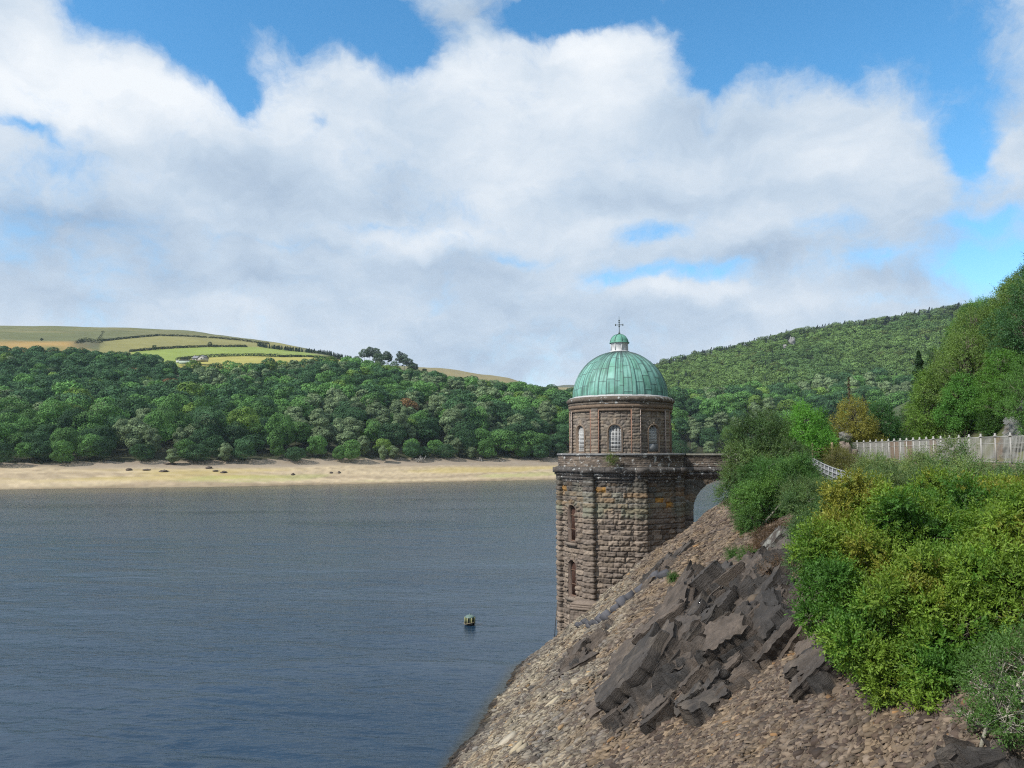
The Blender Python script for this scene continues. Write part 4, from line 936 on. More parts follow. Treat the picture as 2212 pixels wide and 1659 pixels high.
# frieze band over the panels
lathe('frieze', [(RR, 17.62), (RR + .10, 17.62), (RR + .11, 17.80), (RR + .03, 17.82), (RR + .03, 17.86), (RR + .15, 17.88), (RR + .17, 18.14), (RR, 18.16)], 300, M['ashlar'], tower, .015, 14, lambda th, z: np.array([.17, .125, .09]) * (.7 + .6 * fbm(th * 16, z * 5, 15, 3))[..., None], False)
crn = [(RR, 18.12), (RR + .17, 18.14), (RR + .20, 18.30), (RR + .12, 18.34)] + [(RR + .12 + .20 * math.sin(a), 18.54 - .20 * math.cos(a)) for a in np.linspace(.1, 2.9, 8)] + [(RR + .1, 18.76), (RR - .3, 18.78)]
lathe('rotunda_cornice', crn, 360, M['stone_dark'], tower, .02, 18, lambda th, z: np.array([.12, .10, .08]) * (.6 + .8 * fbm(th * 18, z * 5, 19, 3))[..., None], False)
for k, f in enumerate(FACE):
    blocked = (k == 1)
    arch_frame('window_jamb', f, RR, 1.18, ZS - .05, ZW - .54, .59, .09, RR + .05, RR - .5, 'ashlar', tower, (.20, .15, .11))
    w = arch_frame('window', f, RR, 1.02, ZS + .03, ZW - .54, .50, .05, RR - .22, RR - .29, 'paint', tower, (.72, .72, .70))
    MB().box(pol(RR + .02, f, ZS - .09), (1.3, .3, .12), f, (.22, .17, .13)).obj('sill', M['ashlar'], tower)
    arch_panel('pane', f, RR, .98, ZS + .05, ZW - .54, .47, RR - .30, 'glass', w, (.02, .02, .02))
    mb = MB(); z_lo = ZS + .06 + (.62 if blocked else 0)
    for s in np.linspace(-.40, .40, 8):
        top = ZW - .54 + .46 * math.sqrt(max(0, 1 - (s / .47) ** 2)); mb.tube([pol(RR - .17, f + s / RR, z_lo), pol(RR - .17, f + s / RR, top)], [.023, .023], 4, (.75, .75, .73))
    for zz in np.linspace(z_lo + .15, ZW - .6, 5 if not blocked else 4):
        for dd in (-.05, .05): mb.box(pol(RR - .165, f, zz + dd), (.92, .025, .028), f, (.75, .75, .73))
    mb.obj('bars', M['paint'], w)
    if blocked: MB().box(pol(RR - .15, f, ZS + .34), (.95, .04, .62), f, (.23, .235, .24)).obj('grey_board', M['paint'], w)
# drainpipes either side of the pilasters
for k, th in enumerate(CORN):
    for sgn in (-1, 1):
        if (k, sgn) in ((1, -1), (0, 1), (4, 1), (5, -1)): pass
        a = th + sgn * .345 / RR; c = (.30, .17, .12) if (k * 2 + sgn) % 3 else (.34, .27, .23)
        mb = MB().tube([pol(RR + .12, a, 13.45), pol(RR + .12, a, 17.72)], [.038, .038], 6, c)
        for zz in (14.2, 15.6, 17.0): mb.tube([pol(RR + .12, a, zz), pol(RR + .12, a, zz + .08)], [.055, .055], 6, c)
        mb.obj('drainpipe', M['rust'], tower)
# ---- copper dome
def dome():
    nth = 720; nph = 110; th = np.arange(nth) / nth * 2 * math.pi; ph = np.linspace(0, 1, nph)
    Rb = 3.80; Hd = 3.75; ztop = .985
    T, Pp = np.meshgrid(th, ph, indexing='ij'); an = Pp * math.pi / 2 * .93
    r = Rb * np.cos(an) ** .97; z = 18.86 + Hd * np.sin(an)
    sec = R_(45); rel = (T - CORN[0]) % sec; rib = R_(2.3); rel2 = np.minimum(rel, sec - rel)     # distance from the nearest of the eight wide ribs
    pan = (rel - rib) / ((sec - 2 * rib) / 4); pid = np.floor(pan).clip(-1, 4); lp = pan - np.floor(pan)
    ew = np.minimum(lp, 1 - lp) * (sec - 2 * rib) / 4 * r
    inrib = rel2 < rib
    arc = an * 3.78; sid = np.floor((T - CORN[0]) / sec) * 6 + pid
    seam = sst(.032, .010, ew) * .035 * (~inrib)
    h = seam + sst(rib + .012, rib - .002, rel2) * .05
    st = h2(sid, sid * 0, 5); cj = (arc / 1.15 + st * .9 + .5 * (np.mod(sid, 2))); ec = np.minimum(cj % 1, 1 - cj % 1) * 1.15
    h = h + np.where(inrib, 0, sst(.035, .01, ec) * .022)
    h = h + (fbm(T * 12, arc * 2, 170, 3) - .5) * .02
    rr = r + h * np.cos(an); zz = z + h * np.sin(an)
    V = np.stack([rr * np.sin(T), -rr * np.cos(T), zz], -1).reshape(-1, 3)
    g1 = np.array([.15, .35, .29]); g2 = np.array([.225, .45, .38]); dk = np.array([.05, .075, .075]); gn = np.array([.14, .33, .25])
    pc = h2(sid, np.floor(cj), 8); C = g1 + (g2 - g1) * pc[..., None]; m = (fbm(T * 5, arc * .8, 172, 4))[..., None]; C = C * (1 - sst(.5, .72, m)) + gn * sst(.5, .72, m)
    st_ = fbm(T * 26, arc * .35, 174, 4); dark = np.clip(sst(.55, .95, Pp + (st_ - .5) * .8), 0, 1) * sst(.25, .55, st_ + .12)
    C = C * (1 - dark[..., None]) + dk * dark[..., None]
    st2 = sst(.52, .68, fbm(T * 34, arc * .35, 177, 4)) * .7; C = C * (1 - st2[..., None]) + np.array([.06, .13, .11]) * st2[..., None]
    jt = np.clip(sst(.06, .03, ew) * (~inrib) + sst(.05, .02, ec) * (~inrib) + sst(.012, .002, abs(rel2 - rib)), 0, 1)[..., None] * .72; C = C * (1 - jt) + dk * jt
    bt = sst(.05, .0, Pp)[..., None] * .5; C = C * (1 - bt) + np.array([.07, .16, .13]) * bt
    d = obj('dome', mesh('dome', V, gridfaces(nth, nph, True), M['copper'], C.reshape(-1, 3), True), tower)
    lathe('lead_flashing', [(RR + .06, 18.74), (RR + .07, 18.80), (3.86, 18.86), (3.78, 18.92), (3.6, 18.9)], 180, M['metal'], tower, .004, 4, lambda th, z: np.full(th.shape + (3,), .42), True)
    za = 18.86 + Hd * math.sin(math.pi / 2 * .93)
    lathe('lantern', [(.2, za - .05), (.80, za - .02), (.82, za + .06), (.70, za + .10), (.66, za + .16), (.66, za + .68), (.70, za + .72), (.74, za + .76), (.3, za + .78)], 8 * 8, M['metal'], tower, 0, 1, lambda th, z: np.full(th.shape + (3,), .50), False)
    lan = [o for o in bpy.data.objects if o.name.startswith('lantern')][-1]
    for k in range(8):
        a = CORN[k]; MB().box(pol(.69, a, za + .42), (.06, .07, .56), a, (.55, .56, .56)).obj('glazing_bar', M['paint'], lan)
    cu = [(.80, za + .74), (.82, za + .80)] + [(.74 * math.cos(t), za + .82 + .66 * math.sin(t)) for t in np.linspace(0, 1.5, 10)] + [(.001, za + 1.49)]
    lathe('cupola', cu, 64, M['copper'], tower, 0, 1, lambda th, z: np.array([.12, .31, .235]) * (.8 + .4 * fbm(th * 3, z * 2, 9, 3))[..., None], True)
    cup = [o for o in bpy.data.objects if o.name.startswith('cupola')][-1]
    for k in range(8):
        a = CORN[k]; MB().tube([pol(.755 * math.cos(t), a, za + .82 + .675 * math.sin(t)) for t in np.linspace(0, 1.5, 9)], [.028] * 9, 5, (.07, .17, .13)).obj('rib', M['copper'], cup)
    zf = za + 1.47
    fin = MB().tube([(0, 0, zf - .02), (0, 0, zf + .12), (0, 0, zf + .2)], [.10, .09, .04], 8, (.05, .07, .065)).tube([(0, 0, zf + .15), (0, 0, zf + 1.5)], [.035, .015], 6, (.05, .07, .065))
    for a in (TROT * 0, math.pi / 2): 
        dx, dy = math.cos(a), math.sin(a); fin.tube([(-.30 * dx, -.30 * dy, zf + .80), (.30 * dx, .30 * dy, zf + .80)], [.028, .028], 5, (.05, .07, .065))
        for s in (-1, 1): fin.tube([(s * .30 * dx, s * .30 * dy, zf + .72), (s * .30 * dx, s * .30 * dy, zf + .88)], [.04, .04], 5, (.05, .07, .065))
    for z_ in (.62, .98, 1.12): fin.tube([(0, 0, zf + z_), (0, 0, zf + z_ + .08)], [.07, .06], 6, (.05, .07, .065))
    fin.obj('finial', M['metal'], tower)
dome()
# iron cable hanging against the tower and a little fern on the parapet
MB().tube([pol(RW + .5, R_(-74), 2.6), pol(RW + .62, R_(-75), 1.2), pol(RW + .7, R_(-76), -.3)], [.03, .03, .03], 5, (.05, .05, .05)).obj('hanging_cable', M['metal'], tower)
def fern(p, s, label, n=90, tint=(.09, .13, .03)):
    r = np.random.default_rng(int(abs(p[0]) * 10)); L = [(0, 0, 0, s, s * .6, s * .9), (s * .4, 0, -s * .6, s * .6, s * .4, s * .6)]
    V, F, c = sprig_arrays(r, L, n, s * .28, tint); o = obj('fern', mesh('fern', V, F, M['leaf'], c), None, p); tag(o, label, 'plant')
fp = at(1320, 991, TYa - RW - .75); fern(fp, .34, 'little green fern rooted in the joints of the tower parapet')

# ================================================================ FOOTBRIDGE FROM THE TOWER TO THE BANK
bx0, bx1 = TXa + 3.9, 22.6; byc = TYa; bw = 1.75
bridge = empty('footbridge', (bx0 + 4, byc, 0), 0, 'dark stone footbridge on an arch joining the tower to the bank', 'bridge')
def lx(P): return P
AX = 16.5; AA = 2.45; AZ = 10.1; AH = 2.3
def line_path(xa, xb, y, ny, n):
    x = np.linspace(xa, xb, n) if ny < 0 else np.linspace(xb, xa, n)
    X0 = bx0 + 4
    return np.stack([x - X0, np.full(n, y - byc)], 1), np.tile(np.array([0, float(ny)]), (n, 1)), np.abs(x - x[0])
for ny in (-1, 1):
    P2, N2, U = line_path(bx0, bx1, byc + ny * bw, ny, 240)
    uc = AX - bx0 if ny < 0 else bx1 - AX
    stone_skin('spandrel_wall', (P2, N2, U), False, 3.0, 12.55, .39, .72, .10, 'stone', bridge, PAL_LOW * .95, .06, [(uc, 0, AZ, AA * 2, AH)], bx1 - bx0, 90 + ny, low_tint, vouss=.5)
# soffit and jambs of the arch
th_ = np.linspace(0, math.pi, 26); ax = np.concatenate([[AX - AA], AX - AA * np.cos(th_), [AX + AA]]) - (bx0 + 4); az = np.concatenate([[3.], AZ + AH * np.sin(th_), [3.]])
V = []; 
for a, b in zip(ax, az): V += [(a, -bw - .07, b), (a, bw + .07, b)]
F = [[2 * i, 2 * i + 1, 2 * i + 3, 2 * i + 2] for i in range(len(ax) - 1)]
MB().add(V, F, (.12, .105, .09)).obj('arch_soffit', M['stone'], bridge)
def prof_bar(name, prof, xa, xb, mat, parent, n, noise, seed, colf):
    """closed (y,z) profile extruded along x with stone roughness"""
    prof = np.array(prof, float); x = np.linspace(xa, xb, n) - (bx0 + 4); m = len(prof)
    Y = prof[None, :, 0] + (fbm(x[:, None] * 4 + 0 * prof[None, :, 0], prof[None, :, 1] * 9 + 0 * x[:, None], seed, 3) - .5) * 2 * noise; Z = prof[None, :, 1] + (fbm(x[:, None] * 3 + 20 + 0 * prof[None, :, 0], prof[None, :, 0] * 9 + 0 * x[:, None], seed + 1, 2) - .5) * noise
    Vv = np.stack([x[:, None] + 0 * Y, Y, Z], -1).reshape(-1, 3); i = np.arange(n - 1)[:, None] * m; j = np.arange(m)[None]
    Fq = np.stack([i + j, i + (j + 1) % m, i + m + (j + 1) % m, i + m + j], -1).reshape(-1, 4)
    C = colf(x[:, None] + 0 * Y, Z).reshape(-1, 3); return obj(name, mesh(name, Vv, Fq, M[mat], C, False), parent)
dkc = lambda x, z: np.array([.085, .076, .07]) * (.6 + .8 * fbm(x * 3, z * 6, 201, 3))[..., None]
for s in (-1, 1):
    o = s * bw
    prof_bar('string_course', [(o + s * (-.1), 12.5), (o + s * .14, 12.5), (o + s * .17, 12.72), (o + s * .30, 12.76), (o + s * .33, 12.93), (o + s * (-.1), 12.93)], bx0 + .8, bx1, 'stone_dark', bridge, 160, .02, 210, dkc)
    prof_bar('roll_moulding', [(o + s * (-.1), 12.95), (o + s * .30, 12.97), (o + s * .44, 13.08), (o + s * .45, 13.22), (o + s * .32, 13.36), (o + s * (-.1), 13.37)], bx0 + .8, bx1, 'stone_dark', bridge, 160, .03, 220, dkc)
    P2, N2, U = line_path(bx0 + .95, bx1, byc + s * (bw + .12), s, 260)
    stone_skin('parapet', (P2, N2, U), False, 13.37, 14.27, .15, .55, .05, 'stone_dark', bridge, PAL_LOW * .8, .03, (), bx1 - bx0 - .95, 95 + s, par_tint, joint=.02)
    P2, N2, U = line_path(bx0 + .95, bx1, byc + s * (bw - .2), -s, 60)
    stone_skin('parapet_inner_face', (P2, N2, U), False, 13.2, 14.27, .3, .6, .03, 'stone', bridge, PAL_LOW * .9, .1, (), bx1 - bx0 - .95, 96 + s, None)
    prof_bar('coping', [(o + s * (-.30), 14.25), (o + s * .24, 14.25), (o + s * .24, 14.40), (o + s * (-.30), 14.41)], bx0 + .9, bx1, 'stone_dark', bridge, 120, .01, 230, lambda x, z: np.array([.22, .21, .17]) * (.7 + .6 * fbm(x * 2, z * 6, 231, 3))[..., None])
MB().box(((bx1 - bx0) / 2 - 4, 0, 13.18), (bx1 - bx0, bw * 2 - .2, .3), 0, (.14, .13, .11)).obj('deck', M['stone'], bridge)


# masonry apron at the tower foot
def W2(r, deg): 
    a = R_(deg); lx_, ly_ = r * math.sin(a), -r * math.cos(a); c, s = math.cos(TROT), math.sin(TROT); return np.array([TXa + lx_ * c - ly_ * s, TYa + lx_ * s + ly_ * c])
def apron():
    a = at(1232, 1345, 56.8); b = at(1296, 1332, 55.8)
    zt = at(1262, 1311, 56)[2]; root = empty('stone_apron', (a[0], a[1], 0), 0, 'stepped masonry block built against the foot of the stone tower', 'masonry block')
    x0, y0 = 0, 0; d = b[:2] - a[:2]; L = float(np.linalg.norm(d)) + .3; e = d / np.linalg.norm(d); nrm = np.array([e[1], -e[0]])
    n = 60; U = np.linspace(0, L, n); P = U[:, None] * e; Nn = np.tile(nrm, (n, 1))
    stone_skin('wall', (P, Nn, U), False, -1.5, zt - .3, .36, .7, .08, 'stone', root, PAL_LOW, .06, (), L, 301, None)
    P2_ = -nrm[None] * np.linspace(2.4, 0, 30)[:, None]; stone_skin('side_wall', (P2_, np.tile(-e, (30, 1)), np.linspace(0, 2.4, 30)), False, -1.5, zt - .3, .36, .7, .08, 'stone', root, PAL_LOW, .06, (), 2.4, 302, None)
    for k, (o, h) in enumerate(((.10, .16), (.02, .13), (-.12, .14))):
        z = zt - .3 + sum(q for _, q in ((.10, .16), (.02, .13), (-.12, .14))[:k]) + h / 2
        c = e * (L / 2) - nrm * (1.2 - o / 2); MB().box((c[0], c[1], z), (L + .1 + o, 2.4 + o, h - .01), math.atan2(e[1], e[0]), (.19, .15, .12)).obj('step', M['stone'], root)
apron()

# ================================================================ SHALE AND BEDROCK
PX2 = lambda X, Y, Z: (CX + X / (Y * CA + (Z - CAMZ) * SA) * FX, projy(X, Y, Z))
def slope_normal(X, Y, e=.8):
    gx = (z_near(X + e, Y, False) - z_near(X - e, Y, False)) / (2 * e); gy = (z_near(X, Y + e, False) - z_near(X, Y - e, False)) / (2 * e)
    return nz(np.stack([-gx, -gy, np.ones_like(gx)], -1))
def slabs(name, X, Y, Z, size, tint, label, seed, stand=0., aspect=(1.4, 3.2), thick=(.07, .17), cat=None):
    r = np.random.default_rng(seed); n = len(X)
    nn = slope_normal(X, Y); dip = nz(np.array([-.30, -.45, 0.]))
    nrm = nz(nn * .55 + np.array([0, 0, .75]) + r.normal(size=(n, 3)) * .17 + dip * .25)
    axis = nz(np.array([.9, .25, .30]) + r.normal(size=(n, 3)) * .38)           # shale lies in a grain running up the slope to the right
    a = nz(axis - nrm * (axis * nrm).sum(1, keepdims=True)); b = np.cross(nrm, a)
    L = size * r.uniform(.8, 1.3, n); W = L / r.uniform(*aspect, n); T = np.clip(W * r.uniform(*thick, n) * 2, .012, None)
    k = 6; ang = (np.arange(k)[None] + r.uniform(-.42, .42, (n, k))) / k * 2 * math.pi; rad = r.uniform(.5, 1.2, (n, k))
    cx = np.cos(ang) * rad * .5 * L[:, None]; cy = np.sin(ang) * rad * .5 * W[:, None]
    C0 = np.stack([X, Y, Z], 1) + nrm * (size * r.uniform(-.02, .13, n))[:, None]
    P = C0[:, None] + a[:, None] * cx[..., None] + b[:, None] * cy[..., None]
    top = P + nrm[:, None] * (T * .5)[:, None, None]; bot = P * 1.0 - nrm[:, None] * (T * .5)[:, None, None]
    bot = bot + (C0[:, None] - P) * -.06
    V = np.concatenate([top, bot], 1).reshape(-1, 3); base = np.arange(n)[:, None] * 12
    q = [];
    tq = [[0, 1, 2, 3], [0, 3, 4, 5]]
    for f in tq: q.append(base + np.array(f)[None])
    for i in range(k): q.append(base + np.array([i, i + 6, (i + 1) % 6 + 6, (i + 1) % 6])[None])
    c = np.repeat(tint, 12, 0)
    return V, np.vstack(q), c
def in_outline(X, Y, Z):
    return True
# rock outcrops: (name, cx, cy, w, h, thickness, roll, label) measured on the photo
OUT = [(1500, 1335, 300, 150, .95, 'huge dark slab of bedrock with diagonal bedding filling the middle of the slope'),
       (1460, 1430, 250, 150, .80, 'dark cracked bedrock forming the lower left of the big outcrop'),
       (1615, 1400, 200, 150, .85, 'dark brown bedrock slabs between the big outcrop and the round bush'),
       (1640, 1265, 190, 95, .75, 'dark layered ledge above the big outcrop beneath the grey-green bushes'),
       (1690, 1180, 110, 70, .55, 'lichen-spotted ledge standing out under the bushes at the top of the slope'),
       (1715, 1340, 130, 120, .65, 'split dark rock ledge touching the left side of the big round bush'),
       (1530, 1515, 130, 85, .60, 'blocky black rock with stacked thin beds below the big outcrop'),
       (1590, 1480, 150, 80, .50, 'low brown-black rock shelf below the right half of the outcrop'),
       (1440, 1545, 75, 42, .32, 'small dark knob of rock in the shale, right one of the low pair'),
       (1358, 1548, 90, 36, .30, 'flat dark patch of rock in the shale, left one of the low pair'),
       (1250, 1432, 85, 62, .36, 'black wet-looking boulder cluster low on the pale scree'),
       (1288, 1385, 100, 36, .25, 'brown rock rib in the scree just below the tower foot'),
       (1430, 1235, 110, 40, .40, 'dark rock rib beside the tower, at the top end of the kerb stones'),
       (1780, 1440, 110, 90, .50, 'dark rock under the lower left edge of the round bush'),
       (2120, 1645, 200, 46, .22, 'dark overhanging ledge in the bottom right corner')]
ROCKS = []
def outcrop(i, x, y, w, h, T, label):
    r = np.random.default_rng(500 + i); P = hit(x, y); dep = P[1]; s = dep / FX * 1.02
    # local frame on the slope: e1 across the view, e2 up the slope
    nrm = slope_normal(P[:1], P[1:2])[0]; vd = nz(P - np.array([0, 0, CAMZ])); e1 = nz(np.cross(vd, [0, 0, 1])); e1 = nz(e1 - nrm * (e1 @ nrm)); e2 = np.cross(nrm, e1)
    fore1 = 1 / max(.45, np.linalg.norm(e1 - vd * (e1 @ vd))); fore2 = 1 / max(.38, np.linalg.norm(e2 - vd * (e2 @ vd)))
    A = w * s * .5 * fore1 * 1.05; B = h * s * .5 * fore2 * 1.1
    res = .04 if dep < 24 else .055
    nu, nv = int(2.3 * A / res), int(2.3 * B / res); nu, nv = min(nu, 460), min(nv, 460)
    u = np.linspace(-1.15, 1.15, nu) * A; v = np.linspace(-1.15, 1.15, nv) * B; U, Vv = np.meshgrid(u, v, indexing='ij')
    wob = (fbm(U * 1.1 / max(A, .8) * 2 + i * 9, Vv * 1.1 / max(B, .8) * 2, 510 + i, 4) - .5) * 1.1
    q = np.sqrt((U / A) ** 2 + (Vv / B) ** 2) + wob; mask = sst(1.02, .72, q)
    # bedding: long plates running at an angle across the outcrop, each a block with its own height and tilt
    th = R_(6 + r.normal() * 6); cu = U * math.cos(th) + Vv * math.sin(th); cv = -U * math.sin(th) + Vv * math.cos(th)
    warp = (fbm(U * .6, Vv * .6, 520 + i, 4) - .5) * 1.0; cv2 = cv + warp * .8; cu2 = cu + warp + (fbm(U * .9 + 7, Vv * .9, 521 + i, 3) - .5) * .8
    sc1 = 1.0 if dep < 24 else 1.35
    def cells(bw_, bl_, sd):
        q_ = cv2 / bw_; bi = np.floor(q_); l1 = q_ - bi; oo = h2(bi, bi * 0, sd) * 7; p_ = (cu2 + oo) / (bl_ * (.7 + .7 * h2(bi, bi * 0 + 2, sd))); ci = np.floor(p_); l2 = p_ - ci
        return bi, ci, l1, l2, np.minimum(np.minimum(l1, 1 - l1) * bw_, np.minimum(l2, 1 - l2) * bl_)
    bid, cid, bl, cl, eA = cells(.80 * sc1, 3.4 * sc1, 530 + i); b2_, c2_, l1, l2, eB = cells(.26 * sc1, 1.5 * sc1, 540 + i)
    HA_ = h2(bid, bid * 0 + 4, 1 + i) * .55 + h2(bid, cid, 1 + i) * .35 + (bl - .5) * -.85 * (.25 + h2(bid, cid, 7)) + (cl - .5) * .35 * (h2(bid, cid, 9) - .45)
    HB_ = h2(b2_, c2_, 3 + i) * .20 + (l1 - .5) * -.26 * (.3 + h2(b2_, c2_, 5)); fb = cv2 / (.085 * sc1); HC_ = (fb - np.floor(fb)) * -.05 * (.4 + fbm(U * 1.5, Vv * 1.5, 545, 2))
    crack = sst(.09, .02, eA) * .6 + sst(.045, .01, eB) * .14 * (h2(b2_, c2_, 12) > .35)
    fine = (fbm(U * 4, Vv * 4, 560 + i, 3) - .5) * .07; step = HA_ + HB_
    H = mask * T * .45 * (.25 + HA_ * .9 + .45 * fbm(U * .45, Vv * .45, 570 + i, 3)) + mask * (HB_ + HC_ + fine - crack * .8) * sc1 - .16 * (1 - mask)
    G = P[None, None] + U[..., None] * e1 + Vv[..., None] * e2
    gz = z_near(G[..., 0], G[..., 1]); G[..., 2] = gz
    W = G + nrm * H[..., None]
    dark = np.array([.040, .036, .033]); br = np.array([.086, .066, .051]); c = dark + (br - dark) * sst(.35, .7, fbm(U * .8, Vv * .8, 580 + i, 3) + h2(bid, cid, 17) * .3 - .15)[..., None]
    c = c * (.65 + .5 * h2(bid, cid, 11) + .4 * h2(b2_, c2_, 11) * .6)[..., None]; dust = (sst(.62, .80, fbm(U * 1.8, Vv * 1.8, 583 + i, 4)) * .3)[..., None]; c = c * (1 - dust) + np.array([.17, .135, .10]) * dust; edge = sst(.55, .2, mask)[..., None]; c = c * (1 - edge) + np.array([.17, .13, .09]) * edge
    if 'lichen' in label: k = sst(.55, .65, fbm(U * 4, Vv * 4, 590, 3))[..., None] * .7; c = c * (1 - k) + np.array([.30, .30, .27]) * k
    F = gridfaces(nu, nv); keep = (mask.reshape(-1)[F].max(1) > .02)
    root = empty('rock_outcrop', P, 0, label, 'rock')
    def strat(o, vals):
        sa = o.data.color_attributes.new('strata', 'FLOAT_COLOR', 'POINT'); sv = np.ones((len(vals), 4), np.float32); sv[:, :3] = vals; sa.data.foreach_set('color', sv.ravel())
    core = obj('core', mesh('core', (W - P).reshape(-1, 3), F[keep], M['strata'], c.reshape(-1, 3), False), root); strat(core, np.stack([cu2.ravel(), cv2.ravel(), H.ravel()], 1))
    nsl = int(np.clip(A * B * 2.6, 5, 46)); nb0 = nz(nrm * 1.0 - e2 * .34 - e1 * .16)
    sz = np.clip(math.sqrt(A * B) / 2.6, .22, 1.0)
    for k in range(nsl):
        for _ in range(30):
            cu_, cv_ = r.uniform(-1, 1) * A, r.uniform(-1, 1) * B; wb = (float(fbm(cu_ * 1.1 / max(A, .8) * 2 + i * 9, cv_ * 1.1 / max(B, .8) * 2, 510 + i, 4)) - .5) * 1.1
            qq = math.sqrt((cu_ / A) ** 2 + (cv_ / B) ** 2) + wb
            if qq < .86: break
        else: continue
        m_ = float(sst(1.05, .3, qq)); C_ = P + e1 * cu_ + e2 * cv_; C_[2] = float(z_near(C_[0], C_[1]))
        nb = nz(nb0 + r.normal(size=3) * .12); ta = r.normal() * .16; ax_ = nz(e1 * math.cos(ta) + e2 * math.sin(ta)); ax_ = nz(ax_ - nb * (ax_ @ nb)); bx_ = np.cross(nb, ax_)
        La = r.uniform(.6, 1.7) * sz; Lb = r.uniform(.30, .80) * sz; Th = r.uniform(.35, .75) * sz; lift = T * (.3 + .7 * m_) * r.uniform(.45, 1.55) * .85 + .05
        nu2, nv2 = 22, 10; uu = np.linspace(-1, 1, nu2); vv = np.linspace(-1, 1, nv2); UU, V2_ = np.meshgrid(uu, vv, indexing='ij'); cj = r.normal(size=(4, 2)) * .20
        def foot(u_, v_, sc_, sd):
            w00, w10, w01, w11 = (1 - u_) * (1 - v_) / 4, (1 + u_) * (1 - v_) / 4, (1 - u_) * (1 + v_) / 4, (1 + u_) * (1 + v_) / 4
            x_ = u_ * sc_ + w00 * cj[0, 0] + w10 * cj[1, 0] + w01 * cj[2, 0] + w11 * cj[3, 0]; y_ = v_ * sc_ + w00 * cj[0, 1] + w10 * cj[1, 1] + w01 * cj[2, 1] + w11 * cj[3, 1]
            ed = np.maximum(abs(u_), abs(v_)) ** 6; x_ = x_ + (vn(v_ * 4 + sd, u_ * 0 + k, 71) - .5) * .30 * ed; y_ = y_ + (vn(u_ * 6 + sd, v_ * 0 + k, 72) - .5) * .34 * ed
            return x_ * La, y_ * Lb
        X_, Y_ = foot(UU, V2_, 1., 0); hz_ = lift + (fbm(UU * 2.5 + k, V2_ * 2 + k, 73, 3) - .5) * .12 * sz - np.floor((V2_ + UU * .4 + 2) * 1.7 + vn(UU * 3, V2_ * 3, k)) * .045 * sz
        top = np.stack([X_, Y_, hz_], -1).reshape(-1, 3)
        per = [(p_, 0) for p_ in range(nu2)] + [(nu2 - 1, q_) for q_ in range(1, nv2)] + [(p_, nv2 - 1) for p_ in range(nu2 - 2, -1, -1)] + [(0, q_) for q_ in range(nv2 - 2, 0, -1)]
        pid_ = np.array([p_ * nv2 + q_ for p_, q_ in per]); rings = [top[pid_]]; depth = 0
        nl = 7
        for l_ in range(nl):
            st_ = Th / 5 if l_ < 5 else .45; depth += st_; g_ = top[pid_].copy(); sc2 = 1 + r.uniform(-.09, .04) + .01 * l_; g_[:, :2] *= sc2; g_[:, 2] -= depth; rings.append(g_)
        Vl = np.vstack([top] + rings); n0 = len(top); m2 = len(pid_); Fl = [gridfaces(nu2, nv2)]
        jj = np.arange(m2)
        for l_ in range(nl): Fl.append(np.stack([n0 + l_ * m2 + jj, n0 + (l_ + 1) * m2 + jj, n0 + (l_ + 1) * m2 + (jj + 1) % m2, n0 + l_ * m2 + (jj + 1) % m2], 1))
        Wl = (C_ - P) + Vl[:, :1] * ax_ + Vl[:, 1:2] * bx_ + Vl[:, 2:] * nb
        tc_ = (dark + (br - dark) * r.random()) * r.uniform(.8, 1.25); cl_ = np.tile(tc_, (len(Vl), 1)); du_ = sst(.55, .75, fbm(Vl[:, 0] * 1.8 + k, Vl[:, 1] * 1.8, 74, 3))[:, None] * .35; cl_ = cl_ * (1 - du_) + np.array([.15, .12, .09]) * du_
        if 'lichen' in label: kk = sst(.52, .62, fbm(Vl[:, 0] * 5 + k, Vl[:, 1] * 5, 75, 3))[:, None] * .6; cl_ = cl_ * (1 - kk) + np.array([.26, .26, .23]) * kk
        lo = obj('ledge', mesh('ledge', Wl, [np.vstack(Fl)], M['strata'], cl_, False), root); strat(lo, Vl + np.array([k * 3.3, k * 1.7, k * .9]))
    ROCKS.append((P, e1, e2, A, B, i))
for i, o_ in enumerate(OUT): outcrop(i, *o_)
def rock_mask(X, Y, Z):
    m = np.zeros(len(X)); p = np.stack([X, Y, Z], 1)
    for (P, e1, e2, A, B, i) in ROCKS:
        d = p - P; U = d @ e1; V = d @ e2; wob = (fbm(U * 1.1 / max(A, .8) * 2 + i * 9, V * 1.1 / max(B, .8) * 2, 510 + i, 4) - .5) * 1.1
        m = np.maximum(m, sst(1.0, .85, np.sqrt((U / A) ** 2 + (V / B) ** 2) + wob))
    return m
